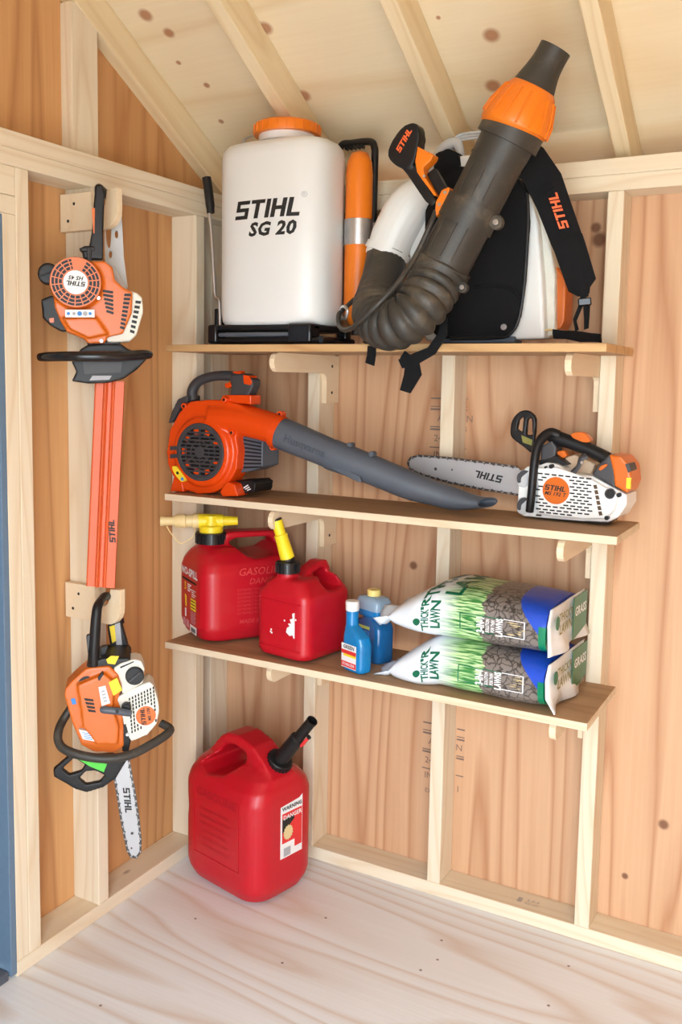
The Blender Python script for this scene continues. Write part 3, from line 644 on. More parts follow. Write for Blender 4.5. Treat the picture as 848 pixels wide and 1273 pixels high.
# ================================================================== lawn bags
def bag_material(seed):
    m, nt, b = nodes('printed_bag_%s' % ('upper' if seed else 'lower')); N = nt.nodes.new; L = nt.links.new
    tc = N('ShaderNodeTexCoord'); sp = N('ShaderNodeSeparateXYZ'); L(tc.outputs['Object'], sp.inputs[0])
    nz = N('ShaderNodeTexNoise'); nz.inputs['Scale'].default_value = 60; nz.inputs['Detail'].default_value = 3
    mp = N('ShaderNodeMapping'); mp.inputs['Scale'].default_value = (.12, 1, 1); L(tc.outputs['Object'], mp.inputs[0]); L(mp.outputs[0], nz.inputs['Vector'])
    jit = N('ShaderNodeMath'); jit.operation = 'MULTIPLY_ADD'; jit.inputs[1].default_value = .045; L(nz.outputs[0], jit.inputs[0]); L(sp.outputs['X'], jit.inputs[2])
    def band(x, w=.004):
        r = N('ShaderNodeMapRange'); r.inputs['From Min'].default_value = x; r.inputs['From Max'].default_value = x + w; return r
    def mix(fac, a, c):
        k = N('ShaderNodeMix'); k.data_type = 'RGBA'; L(fac, k.inputs[0])
        if isinstance(a, tuple): k.inputs[6].default_value = (*a, 1)
        else: L(a, k.inputs[6])
        if isinstance(c, tuple): k.inputs[7].default_value = (*c, 1)
        else: L(c, k.inputs[7])
        return k.outputs[2]
    # blades of grass (fine streaks along x), denser towards the soil
    g = N('ShaderNodeTexNoise'); g.inputs['Scale'].default_value = 220; mp2 = N('ShaderNodeMapping'); mp2.inputs['Scale'].default_value = (.07, 1, 1); L(tc.outputs['Object'], mp2.inputs[0]); L(mp2.outputs[0], g.inputs['Vector'])
    gr = N('ShaderNodeValToRGB'); gr.color_ramp.elements[0].position = .4; gr.color_ramp.elements[0].color = (.04, .22, .05, 1); gr.color_ramp.elements[1].position = .6; gr.color_ramp.elements[1].color = (.55, .78, .38, 1); L(g.outputs[0], gr.inputs[0])
    # soil with cracks
    vo = N('ShaderNodeTexVoronoi'); vo.inputs['Scale'].default_value = 55; vo.feature = 'DISTANCE_TO_EDGE'
    nd_ = N('ShaderNodeTexNoise'); nd_.inputs['Scale'].default_value = 40; L(tc.outputs['Object'], nd_.inputs['Vector']); ad = N('ShaderNodeVectorMath'); ad.operation = 'MULTIPLY_ADD'; ad.inputs[1].default_value = (.03, .03, .03); L(nd_.outputs['Color'], ad.inputs[0]); L(tc.outputs['Object'], ad.inputs[2]); L(ad.outputs[0], vo.inputs['Vector'])
    sr = N('ShaderNodeValToRGB'); sr.color_ramp.elements[0].color = (.03, .025, .022, 1); sr.color_ramp.elements[1].position = .12; sr.color_ramp.elements[1].color = (.20, .17, .15, 1); L(vo.outputs['Distance'], sr.inputs[0])
    b1 = band(-.035, .06); L(jit.outputs[0], b1.inputs['Value']); c = mix(b1.outputs[0], (.80, .85, .90), gr.outputs[0])
    b2 = band(.082); L(jit.outputs[0], b2.inputs['Value']); c = mix(b2.outputs[0], c, sr.outputs[0])
    # blue shoulder and green end on the upper edge
    sl = N('ShaderNodeMath'); sl.operation = 'MULTIPLY_ADD'; sl.inputs[1].default_value = .9; L(sp.outputs['Z'], sl.inputs[0]); L(sp.outputs['X'], sl.inputs[2])
    b3 = band(.248, .003); L(sl.outputs[0], b3.inputs['Value']); c = mix(b3.outputs[0], c, (.012, .07, .52))
    b4 = band(.198, .002); L(sp.outputs['X'], b4.inputs['Value']); hz = band(.072, .003); hz.inputs['To Min'].default_value = 1; hz.inputs['To Max'].default_value = 0; L(sp.outputs['Z'], hz.inputs['Value'])
    mm = N('ShaderNodeMath'); mm.operation = 'MULTIPLY'; L(b4.outputs[0], mm.inputs[0]); L(hz.outputs[0], mm.inputs[1]); c = mix(mm.outputs[0], c, (.0, .20, .09))
    L(c, b.inputs['Base Color']); b.inputs['Roughness'].default_value = .3
    bp = N('ShaderNodeBump'); bp.inputs['Strength'].default_value = .35; bp.inputs['Distance'].default_value = .006
    n4 = N('ShaderNodeTexNoise'); n4.inputs['Scale'].default_value = 22; n4.inputs['Detail'].default_value = 3; L(tc.outputs['Object'], n4.inputs['Vector']); L(n4.outputs[0], bp.inputs['Height']); L(bp.outputs[0], b.inputs['Normal'])
    return m
M_bagend = plain('bag_white_film', (.78, .77, .74), .35, var=.04); M_bagfin = plain('bag_crimp_film', (.72, .80, .88), .35, var=.06)
M_bagblue = plain('bag_blue_film', (.012, .07, .52), .3); M_baggreen = plain('bag_green_film', (.02, .14, .05), .35); M_badge = plain('badge_green', (.0, .13, .06), .4)
def make_bag(origin, ang, label, lift, seed, h=.122, w=.255):
    rnd = random.Random(seed)
    a = R(ang); f = Frame(origin, (math.cos(a), math.sin(a), 0), (-math.sin(a), math.cos(a), 0), (0, 0, 1))
    root = thing('lawn_bag', f.o, label, 'bag', 'lawn product bags')
    n = 40
    ph = [rnd.uniform(0, 6.28) for _ in range(8)]
    def prof(x):                         # x -.25..+.22 ; returns half width, half height, centre height, superellipse power
        t = (x + .19) / .41
        hh = h / 2 * min(1, 0.08 + (t / .34) ** .55) if t < .34 else h / 2
        ww = w / 2 * (1.0 if t > .2 else .80 + t)
        zc = h / 2 + (1 - min(1, t / .34)) * lift
        if t > .93: hh *= 1 - (t - .93) * 1.0
        return ww, hh, zc, 3.4
    def surf(x, th, out=0.0):
        ww, hh, zc, p = prof(x); c, s_ = math.cos(th), math.sin(th)
        k = (abs(c) ** p + abs(s_) ** p) ** (-1 / p)
        wob = 1 + .018 * math.sin(23 * x + ph[0]) * math.sin(3 * th + ph[1]) + .012 * math.sin(47 * x + ph[2] + 2 * th)
        yy, zz = c * k * (ww * wob + out), s_ * k * (hh * wob + out)
        sag = -.014 * math.cos(3.1 * x) * 0
        return f(x, -yy + .0, max(.0015, zc + zz + sag + (.006 * math.sin(9 * x + ph[3]) if s_ > .3 else 0)))
    xs = [-.19 + .41 * k / 30 for k in range(31)]
    mb = MB(); mb.loft([[surf(x, 2 * math.pi * k / n) for k in range(n)] for x in xs])
    body = mb.build('bag_body', bag_material(seed), root, smooth=70)
    # crumpled crimp at the left end
    mb = MB(); rows = []
    for i in range(5):
        x = -.188 - i * .010; ww, hh, zc, p = prof(-.19)
        rows.append([f(x - .012 * math.sin(k * 1.1 + ph[4]) * i / 4, -ww * 1.05 + 2.1 * ww * k / 14, max(.004, zc + (.008 + .004 * i) * math.sin(k * .9 + ph[5]) - .006 * i * (1 if not seed else .6))) for k in range(15)])
    mb.quads(rows)
    o = mb.build('crimped_end', M_bagfin, root, smooth=80); sm = o.modifiers.new('solid', 'SOLIDIFY'); sm.thickness = .003
    # flat right end: flared seam fin and printed end panel
    ww, hh, zc, p = prof(.22)
    mb = MB()
    fin = []
    for k in range(13):
        y = -ww * 1.02 + 2.04 * ww * k / 12
        fin.append([f(.232, y, zc + hh * .96), f(.231 + .005 * math.sin(k + ph[6]), y, zc + .3 * hh), f(.233 + .005 * math.sin(k * 1.3 + ph[6]), y, zc - .4 * hh), f(.240 + .01 * math.sin(k * .8 + ph[7]), y, zc - .95 * hh)])
    mb.quads(fin)
    o = mb.build('end_panel', M_bagend, root, smooth=80); sm = o.modifiers.new('solid', 'SOLIDIFY'); sm.thickness = .003
    e = Frame(f(.2385, 0, zc), f.y, f.z, f.x)
    panel(e.at(0, 0, .0), [(ww * .15, -hh * .85), (ww * 1.0, -hh * .55), (ww * 1.0, hh * .95), (ww * .15, hh * .95)], M_baggreen, 'end_print', root, .0015)
    panel(e.at(0, 0, .0), [(-ww * .8 + .013 * math.cos(k * .5236), hh * .35 + .016 * math.sin(k * .5236)) for k in range(12)], M_badge, 'end_badge', root, .0015)
    t = MB(); words(t, e.at(-ww * .33, hh * .5, .0012), "THICK'R", .026, .02); words(t, e.at(-ww * .33, hh * .0, .0012), 'LAWN', .032, .02); t.build('end_lettering', M_olive, root)
    t = MB(); words(t, e.at(ww * .57, hh * .3, .0018), 'GRASS', .030, .03); t.build('end_lettering', M_wink, root)
    # lettering that follows the front of the bag
    def wrap(m, x0, z0, body_, size, rotdeg, name, bold=.03, mi=None):
        me = text_mesh(body_, size, bold); t_ = MB(); t_.bm.from_mesh(me); bpy.data.meshes.remove(me)
        ca, sa = math.cos(R(rotdeg)), math.sin(R(rotdeg))
        for v_ in t_.bm.verts:
            x = x0 + v_.co.x * ca - v_.co.y * sa; z = z0 + v_.co.x * sa + v_.co.y * ca
            ww_, hh_, zc_, p_ = prof(x); th = math.atan2(z * 1.02, ww_) * 1.0
            th = math.asin(max(-.99, min(.99, z / hh_))) * .5 if False else math.atan2(max(-1, min(1, z / hh_)) * hh_, (1 - min(.98, abs(z / hh_)) ** p_) ** (1 / p_) * ww_)
            v_.co = surf(x, th if True else 0, .0016)
        t_.build(name, m, root, weld=False)
    def wrap_poly(m, pts, name):
        t_ = MB(); vs_ = []
        for x, z in pts:
            ww_, hh_, zc_, p_ = prof(x); th = math.atan2(z, (1 - min(.98, abs(z / hh_)) ** p_) ** (1 / p_) * ww_); vs_.append(surf(x, th, .0014))
        t_.face(vs_); t_.build(name, m, root)
    wrap(M_badge, -.075, .002, "THICK'R", .028, 90, 'front_lettering'); wrap(M_badge, -.048, .002, 'LAWN', .034, 90, 'front_lettering')
    wrap_poly(M_badge, [(-.098 + .010 * math.cos(k * .524), -.024 + .018 * math.sin(k * .524)) for k in range(12)], 'front_badge')
    wrap(M_wink, .066, -.006, '3-IN-1', .026, 90, 'front_lettering', .04); wrap(M_wink, .083, -.006, 'SOLUTION', .012, 90, 'front_lettering'); wrap(M_wink, .096, -.006, 'FOR THIN', .012, 90, 'front_lettering'); wrap(M_wink, .112, -.006, 'LAWNS', .022, 90, 'front_lettering', .04)
    for x0, z0, x1, z1, m in ((.012, -.040, .0145, .034, M_dgreen), (.012, .032, .12, .035, M_dgreen), (.12, .032, .172, .035, M_wink), (.170, -.040, .173, .035, M_wink), (.12, -.042, .172, -.039, M_wink), (.012, -.042, .10, -.039, M_dgreen)):
        seg = 8; 
        if x1 - x0 > .01: pts = [(x0 + (x1 - x0) * k / seg, z0) for k in range(seg + 1)] + [(x1 - (x1 - x0) * k / seg, z1) for k in range(seg + 1)]
        else: pts = [(x0, z0 + (z1 - z0) * k / seg) for k in range(seg + 1)] + [(x1, z1 - (z1 - z0) * k / seg) for k in range(seg + 1)]
        wrap_poly(m, pts, 'front_border')
    # roots drawn in the soil window
    for k in range(7):
        x0 = .125 + rnd.uniform(0, .02); z0 = -.03 + k * .009; pts = [(x0, z0), (x0 + .014, z0 + .004 * rnd.uniform(-1, 1)), (x0 + .03, z0 + .006 * rnd.uniform(-1, 1)), (x0 + .03, z0 + .0012), (x0 + .014, z0 + .0016)]
        wrap_poly(M_tink, pts, 'printed_root')
    if seed:                                       # big print on the top of the upper bag
        ww, hh, zc, p = prof(.0)
        tf = Frame(f(-.03, -.02, zc + hh + .006), f.x, f.y, f.z)
        for s_, x_, y_, z_ in (("THICK'R", -.045, .02, .05), ('LAWN', .01, .02, .058)):
            me = text_mesh(s_, z_, .03); t_ = MB(); t_.bm.from_mesh(me); bpy.data.meshes.remove(me)
            for v_ in t_.bm.verts:
                x = x_ - v_.co.y - .02; y = y_ + v_.co.x; ww_, hh_, zc_, p_ = prof(x)
                yy = -y / ww_; th = math.atan2((1 - min(.98, abs(yy)) ** p_) ** (1 / p_) * hh_, yy * ww_); v_.co = surf(x, th, .0016)
            t_.build('top_lettering', M_badge, root, weld=False)
    return root
make_bag((.868, -.148, Z3), -3, 'lower lawn product bag lying flat on the lowest shelf', -.045, 0)
make_bag((.863, -.144, Z3 + .1235), -2, 'upper lawn product bag stacked on another bag', -.03, 1)
# ================================================================== tool helpers
def pxm(p, r): return r * (p - CAM).dot(FW) / FPX
def trtube(mb, tr, pts, n=12, k=5, ratio=1.0, upv=None, cap=True, closed=False):
    P = [tr(u, v, d) for u, v, d, r in pts]; Q = smooth_path(P, k, closed); Rr = [pxm(p, q[3]) for p, q in zip(P, pts)]
    rr = [x.x for x in smooth_path([(r, 0, 0) for r in Rr], k, closed)]
    mb.tube(Q, rr, n, ratio, upv, cap, closed); return mb
def flat(tr, px, d, m, name, parent, th=.0012, smooth=None, **kw):
    mb = MB(); tr.plate(mb, px, d - th, d); return mb.build(name, m, parent, smooth=smooth, **kw)
def disc(tr, u, v, r, d0, d1, m, name, parent, n=28, ry=None, bevel=0):
    """round piece of true radius, centred on the pixel"""
    c = tr(u, v, d1); rm = pxm(c, r); f = tr.frame(u, v, d1)
    mb = MB(); mb.prism([f(rm * math.cos(2 * math.pi * k / n), rm * math.sin(2 * math.pi * k / n)) for k in range(n)], tr.n * (d0 - d1))
    return mb.build(name, m, parent, smooth=40, bevel=bevel)
def ann(mb, f, r0, r1, h, n=36, a0=0, a1=360):
    """flat ring (or sector of one) lying in frame f, h thick"""
    full = abs(a1 - a0) >= 360; k = n if full else n + 1
    A_ = [R(a0 + (a1 - a0) * i / n) for i in range(k)]
    pr = lambda r, z: [f(r * math.cos(a), r * math.sin(a), z) for a in A_]
    rows = [pr(r0, 0), pr(r0, h), pr(r1, h), pr(r1, 0), pr(r0, 0)]
    mb.quads(rows, full)
    if not full:
        for j in (0, -1): mb.face([rows[i][j] for i in range(4)])
def slab(mb, f, pts, h): mb.prism([f(x, y, 0) for x, y in pts], f.z * h)
def decal(m, name, parent, f, body, size, bold=.02, shear=.15, sx=1.0):
    t = MB(); words(t, f, body, size, bold, shear, sx=sx); return t.build(name, m, parent, weld=False)
def mark(m, name, parent, f, h):
    t = MB(); logo(t, f, h); return t.build(name, m, parent, smooth=None, weld=False)
def screw(tr, u, v, d, r, parent, m=None):
    c = tr(u, v, d); rm = pxm(c, r)
    return MB().lathe([(rm, -.002), (rm, .001), (rm * .8, .002), (rm * .35, .002), (rm * .3, .0008), (0, .0008)], c, tr.n, 14).build('screw', m or M_metal, parent, smooth=30)

# ================================================================== hedge trimmer on the upper hook
TT = Tr((.088, -.645, 1.6), (.69, -.72, 0))
ht = thing('hedge_trimmer', TT(120, 441, 0), 'orange hedge trimmer hanging blade down from the plywood hook', 'hedge trimmer')
eng = MB()
out = [(85, 323), (102, 321), (117, 325), (129, 324), (140, 332), (143, 348), (153, 357), (165, 363), (164, 389), (153, 415), (134, 419), (130, 427), (110, 427), (104, 421), (83, 412), (75, 399), (68, 382), (65.5, 362), (68, 344), (76, 331)]
TT.plate(eng, out, -.05, .018)
c = TT.frame(95, 353, .0); rm = pxm(c.o, 32)
eng.loft([[c(r * math.cos(k * math.pi / 16), r * math.sin(k * math.pi / 16), z) for k in range(32)] for r, z in ((rm, -.02), (rm, .022), (rm * .93, .034), (rm * .7, .037))])
TT.plate(eng, [(78, 395), (120, 395), (134, 415), (110, 420), (86, 408)], 0, .027)
cover = solid(eng, .0026, 6).build('engine_cover', M_orange, ht, smooth=60)
# cooling grille: dark dish, orange rings and spokes
g = TT.frame(94, 351, .0378); k_ = pxm(g.o, 1)
dish = MB(); slab(dish, g, [(29.5 * k_ * math.cos(a * .1745), 29.5 * k_ * math.sin(a * .1745)) for a in range(36)], .0008); dish = dish.build('grille', M_black, ht, smooth=None)
g2_ = g.at(0, 0, .0005)
for r0, r1 in ((15, 16.4), (20, 21.2), (24.6, 25.8), (28.8, 30.6)):
    t = MB(); ann(t, g2_, r0 * k_, r1 * k_, .0018); t.build('grille_ring', M_orange, dish)
for a in range(0, 360, 20):
    t = MB(); f = turned(g2_, g2_.z, a + 8); slab(t, f, rect(15 * k_, -.0011, 30 * k_, .0011), .0016); t.build('grille_spoke', M_orange, dish, smooth=None)
t = MB(); ann(t, g2_, 15 * k_, 30.5 * k_, .0022, 10, 62, 100); t.build('grille_bridge', M_orange, dish)
t = MB(); slab(t, g2_, [(14.7 * k_ * math.cos(a * .1745), 14.7 * k_ * math.sin(a * .1745)) for a in range(36)], .003); badge = t.build('badge', M_white, ht, smooth=None, bevel=.0006)
bf = turned(g.at(0, 0, .0037), g.z, 177)
mark(M_ink, 'logo_lettering', badge, bf.at(0, .003), .0105); decal(M_ink, 'model_lettering', badge, bf.at(-.001, -.010), 'HS 45', .0125, .03, .25)
flat(TT, [(81, 385), (117.5, 385), (117.5, 394.5), (81, 394.5)], .0345, M_wink, 'sticker', ht, th=.004)
for i, u in enumerate((85, 92, 99, 106, 112)): disc(TT, u, 389.8, 2.9 if i in (2, 3) else 2, .0345, .0352, M_gink if i % 2 else M_bink, 'sticker_print', ht, 10)
# vents on the slanted right side
vs_ = MB()
for i in range(6): TT.plate(vs_, [(127 + (5 - i) * 1.0, 388 - i * 5.0), (141 - i * .1, 391 - i * 5.2), (141.4 - i * .1, 388 - i * 5.2), (127.6 + (5 - i) * 1.0, 385 - i * 5.0)], .012, .0195)
vs_.build('vent_slots', M_black, ht, smooth=None)
vs_ = MB()
for i in range(9): TT.plate(vs_, [(149 + i * .65, 408 - i * 5.0), (154.5 + i * 1.0, 410 - i * 5.2), (155 + i * 1.0, 406.8 - i * 5.2), (149.6 + i * .65, 405 - i * 5.0)], .012, .0195)
vs_.build('vent_slots', M_black, ht, smooth=None)
rear = MB(); TT.plate(rear, [(162, 361), (170, 364), (177, 370), (178, 389), (170, 416), (161, 425), (134, 426), (130, 420), (150, 410)], -.075, .004)
rear = solid(rear, .003, 4).build('exhaust_cover', M_cream, ht, smooth=60)
vs_ = MB()
for i in range(7): TT.plate(vs_, [(161.5 + i * 1.1, 413 - i * 6), (167 + i * 1.3, 415 - i * 6.2), (167.6 + i * 1.3, 411.5 - i * 6.2), (162 + i * 1.1, 409.5 - i * 6)], -.002, .0052)
vs_.build('vent_slots', M_black, ht, smooth=None)
for u, v, d in ((122.5, 370.5, .0285), (126, 424, .0195)): screw(TT, u, v, d, 2.6, ht)
TT.plate(tk := MB(), [(66, 330), (76, 324), (90, 321), (84, 345), (70, 352)], -.07, -.02); solid(tk, .003, 4).build('fuel_tank', M_cream, ht, smooth=60)
TT.plate(cp := MB(), spx(circle(59.5, 339.5, 13, 12, 13.5), 2), -.045, .0); solid(cp, .0028, 8).build('air_filter_cap', M_black, ht, smooth=60)
MB().box(TT.frame(58, 340, .001).o, (.038, .004, .004), turned(TT.frame(58, 340, .001), TT.n, 25).rot()).build('cap_rib', M_black, ht, bevel=.001)
TT.plate(cb := MB(), [(51, 372), (64, 367), (70, 370), (80, 400), (84, 412), (76, 412), (62, 404), (53, 395)], -.05, -.005); solid(cb, .003, 4).build('carburettor_box', M_black, ht, smooth=60)
flat(TT, [(61, 396), (67, 395), (67, 401), (62, 401)], -.003, M_orange, 'choke_lever', ht, th=.006)
# rear handle: near grip, arch over the hook, far guard
gr = MB(); TT.plate(gr, [(118.5, 229), (127, 229), (130, 240), (128.5, 290), (128.5, 322), (104, 322), (102, 313), (111, 305), (114.5, 285), (116.5, 255)], -.02, .012)
gr = solid(gr, .0028, 6).build('rear_grip', M_black, ht, smooth=60)
TT.plate(fl_ := MB(), [(98, 309), (106, 305), (118, 306), (118, 312), (102, 313)], -.02, .014); solid(fl_, .0025, 3).build('grip_flange', M_black, ht, smooth=60)
flat(TT, [(114, 259), (118, 258.5), (117.5, 290), (116.2, 290)], .0125, M_orange, 'trigger', ht, th=.01)
trtube(rd := MB(), TT, [(111, 309, .012, 3), (111, 320, .012, 3), (112, 328, .014, 2.5)], 8).build('throttle_rod', M_dgrey, ht)
gd = MB(); TT.plate(gd, [(131, 250), (137, 243), (146, 243), (151, 262), (154, 320), (159, 358), (148, 352), (138, 340), (131, 330), (130, 300)], -.112, -.098)
gh = MB(); TT.plate(gh, spx([(134, 268), (138.5, 272), (138, 298), (136, 308), (132.5, 300), (131.8, 280)], 3), -.13, -.09)
gh2 = MB(); TT.plate(gh2, circle(145, 291, 2.2, 10, 5), -.13, -.09); gh3 = MB(); TT.plate(gh3, circle(137.5, 316, 2.2, 10, 4.5), -.13, -.09)
solid(gd, None, 0, (gh, gh2, gh3)).build('handle_guard', M_lgrey, ht, smooth=30)
trtube(ar := MB(), TT, [(122.5, 238, -.004, 5), (123, 233.5, -.02, 5), (126.5, 236, -.06, 5), (133, 243, -.098, 5), (139, 250, -.105, 5)], 10).build('handle_arch', M_black, ht)
TT.plate(mt := MB(), [(118, 325), (142, 330), (160, 362), (150, 372), (120, 350)], -.105, -.045); solid(mt, .0035, 4).build('rear_housing', M_lgrey, ht, smooth=60)
# front hand guard with bar
trtube(br := MB(), TT, [(50, 444, .0, 5.2), (60, 443.5, .02, 6), (85, 443, .045, 6.2), (118, 443, .055, 6.2), (150, 442.5, .045, 6.2), (178, 441, .02, 6), (186, 441, .005, 5)], 12).build('front_handle', M_black_gloss, ht, smooth=60)
gd = MB(); TT.plate(gd, [(100, 434), (110, 428), (150, 427), (160, 434), (186, 443), (170, 460), (154, 471), (135, 476), (110, 477), (89, 474), (95, 462), (89, 450)], -.03, .012)
gd = solid(gd, .003, 5).build('hand_guard', M_black, ht, smooth=60)
flat(TT, [(111, 473), (115, 467), (139, 467), (136, 472)], .0135, M_gink, 'guard_label', gd, th=.003)
flat(TT, [(103, 450), (105, 465), (150, 463), (152, 450)], .0135, M_dgrey, 'guard_panel', gd, th=.004)
TT.plate(nk := MB(), [(108, 424), (150, 424), (150, 436), (110, 436)], -.05, .0); nk.build('gear_housing', M_dgrey, ht, bevel=.004)
# scabbard: two flanges with a raised channel
tl, tr_, bl, br_ = (118, 474), (155.5, 474), (107, 728.5), (143.3, 730.5)
prof_ = [(0, 0), (.05, .003), (.28, .003), (.33, .011), (.37, .012), (.45, .004), (.55, .004), (.60, .011), (.65, .010), (.68, .006), (.97, .006), (1, 0)]
sc_ = MB(); rows = []
for i in range(3):
    t_ = i / 2; a = (tl[0] + (bl[0] - tl[0]) * t_, tl[1] + (bl[1] - tl[1]) * t_); b = (tr_[0] + (br_[0] - tr_[0]) * t_, tr_[1] + (br_[1] - tr_[1]) * t_)
    P0, P1 = TT(*a, -.03), TT(*b, -.03)
    rows.append([P0.lerp(P1, x) + TT.n * z for x, z in prof_] + [P1 - TT.n * .008, P0 - TT.n * .008])
sc_.loft(rows); scab = sc_.build('blade_scabbard', M_guard, ht, smooth=25)
mark(M_ink, 'logo_lettering', scab, TT.frame(139.2, 660, -.0225, 93), .014)

# ================================================================== chainsaw on the lower hook
TS = Tr((.095, -.65, .6), (.66, -.75, 0))
cs = thing('chainsaw', TS(130, 900, 0), 'orange chainsaw hanging bar down from the plywood hook', 'chainsaw', 'chainsaws')
bd = MB()
TS.plate(bd, [(107, 831), (136, 828), (147.5, 839), (151.7, 857), (146, 870), (152, 885), (153.5, 905), (154, 928), (143, 936), (116, 935), (101, 926), (90, 900), (84, 880), (80, 866), (81, 856), (90, 846)], -.06, .015)
TS.plate(bd, [(96, 852), (130, 838), (143, 850), (140, 880), (148, 905), (146, 926), (120, 926), (104, 905)], -.02, .03)
body = solid(bd, .0028, 7).build('top_cover', M_orange, cs, smooth=60)
flat(TS, spx([(96, 849), (103, 842), (111, 841), (109, 847), (101, 853), (96, 853)], 3), .0165, M_black, 'cover_vent', cs, th=.01)
vs_ = MB()
for i in range(4): TS.plate(vs_, [(104 + i * 1.5, 868 + i * 4.6), (116 + i * .9, 869.5 + i * 4.6), (116.5 + i * .9, 872 + i * 4.6), (106 + i * 1.5, 871 + i * 4.6)], .02, .0312)
vs_.build('vent_slots', M_black, cs, smooth=None)
TS.plate(lv := MB(), [(121, 843), (127, 836), (129, 838), (125, 846), (122, 847)], .015, .03); lv.build('choke_lever', M_black, cs, bevel=.001)
flat(TS, [(88, 869), (93, 868), (95, 875), (90, 876)], .0165, M_bink, 'blue_sticker', cs, th=.006)
st = flat(TS, [(98, 907), (112, 910), (119, 922), (103, 919)], .0285, M_wink, 'white_label', cs, th=.016)
for i in range(4): flat(TS, [(102 + i, 910 + i * 2.4), (112 + i, 912 + i * 2.4), (112.5 + i, 913 + i * 2.4), (102.5 + i, 911 + i * 2.4)], .029, M_bink, 'label_print', cs, th=.0005)
flat(TS, [(122.5, 854.5), (131, 852.5), (137, 874), (126.5, 878)], .0315, M_wink, 'grey_label', cs, th=.004); 
for i in range(4): flat(TS, [(126 + i * .8, 859 + i * 4), (130 + i * .9, 858 + i * 4), (130.6 + i * .9, 860 + i * 4), (126.6 + i * .8, 861 + i * 4)], .032, M_gink, 'label_print', cs, th=.0005)
flat(TS, [(135, 848.5), (145.5, 843), (152, 858), (141, 865)], .0305, M_yink, 'yellow_label', cs, th=.006)
# filter cover with knob
fc = MB(); TS.plate(fc, [(141, 831), (150, 825), (167, 819.5), (176, 822), (180, 832), (178, 849), (160, 860), (152, 863), (150, 850)], -.05, .012); solid(fc, .0026, 6).build('filter_cover', M_cream, cs, smooth=60)
flat(TS, [(149, 829), (166, 822), (167, 823), (150, 831)], .0125, M_black, 'cover_joint', cs, th=.002)
kn = disc(TS, 167.5, 841, 11.3, .0, .022, M_black, 'filter_knob', cs, 30, bevel=.002)
f = turned(TS.frame(167.5, 841, .0222), TS.n, 40); MB().box(f(0, 0, .002), (.034, .0045, .006), f.rot()).build('knob_ridge', M_dgrey, kn, bevel=.001)
# starter cover with grille
sv = MB(); TS.plate(sv, [(143, 869), (160, 858), (186, 847.5), (191, 852), (197, 872), (198, 884), (195, 900), (183, 914), (164, 922), (155, 915), (153, 895)], -.055, .012); sv = solid(sv, .0026, 5).build('starter_cover', M_cream, cs, smooth=60)
vs_ = MB()
A0, B0, C0 = (162, 866), (189, 854), (160, 918)
for r_ in range(11):
    for c_ in range(9):
        u = 161 + c_ * 3.7 + r_ * .35; v = 869.5 - c_ * 1.75 + r_ * 4.5
        if v > 912 - (u - 165) * .5 or u > 196.5: continue
        if (u - 181.3) ** 2 + (v - 890) ** 2 < 13.5 ** 2: continue
        TS.plate(vs_, [(u - .9, v - 1.6), (u + .9, v - 2.1), (u + 1.1, v + 1.3), (u - .8, v + 1.7)], .008, .0128)
vs_.build('grille_slots', M_black, cs, smooth=None)
bg_ = disc(TS, 181.3, 890, 12.2, .005, .0138, M_orange, 'badge', cs)
f = TS.frame(181, 890, .0140, 97); mark(M_ink, 'logo_lettering', bg_, f.at(0, .006), .0105); decal(M_ink, 'model_lettering', bg_, f.at(.002, -.009), 'MS 170', .010, .03, .2)
trtube(sg := MB(), TS, [(126, 882, .035, 3.5), (130, 882.5, .038, 4.6), (145, 884, .040, 4.6), (158, 886, .036, 4.6), (163, 887, .034, 3.8)], 10, 4).build('starter_grip', M_grey, cs)
disc(TS, 157, 881, 6, .01, .03, M_black, 'cord_guide', cs, 16, bevel=.002); disc(TS, 145.5, 885, 2.2, .03, .05, M_black, 'grip_button', cs, 12)
TS.plate(nk := MB(), [(152, 900), (158, 898), (163, 920), (160, 935), (152, 935)], -.02, .012); nk.build('handle_bracket', M_black, cs, bevel=.003)
screw(TS, 158.5, 913, .013, 2.4, cs)
# rear handle loop over the hook
trtube(rh := MB(), TS, [(117, 832, -.005, 8), (116.5, 815, .0, 7.2), (118, 790, .0, 6.8), (119.5, 768, -.002, 6.4), (121.5, 754, -.01, 6), (126, 746, -.035, 5.2), (131, 741, -.065, 5), (138, 744, -.105, 5), (145, 756, -.12, 5.5), (149, 775, -.12, 6)], 12, 5).build('rear_handle', M_black, cs, smooth=60)
fs = MB(); TS.plate(fs, [(139, 765), (149, 765), (164, 818), (155, 828), (132, 829), (128, 820), (137, 803), (133.5, 780)], -.135, -.105); fs = solid(fs, .003, 4).build('handle_shell', M_black, cs, smooth=60)
TS.plate(fb_ := MB(), [(107, 827), (128, 818), (160, 818), (164, 822), (140, 834), (112, 834)], -.11, .008); solid(fb_, .003, 4).build('handle_base', M_black, cs, smooth=60)
flat(TS, [(136, 779), (142.5, 777), (144.5, 797), (139.5, 799.5)], -.1035, M_yink, 'yellow_strip', fs, th=.004); flat(TS, [(142.7, 776), (149, 774), (152, 803), (145, 805)], -.1035, M_gink, 'grey_strip', fs, th=.004)
flat(TS, [(132, 820), (138, 815.5), (148, 816), (143, 826), (134, 825)], .0095, M_yink, 'yellow_sticker', cs, th=.003)
TS.plate(tg := MB(), [(107, 791), (112.5, 789), (111.5, 815), (109, 812)], -.012, .006); tg.build('throttle_lock', M_dgrey, cs, bevel=.002)
flat(TS, [(126, 806), (134, 803), (131, 812), (127, 822), (124, 818)], -.02, M_black, 'throttle_trigger', cs, th=.015)
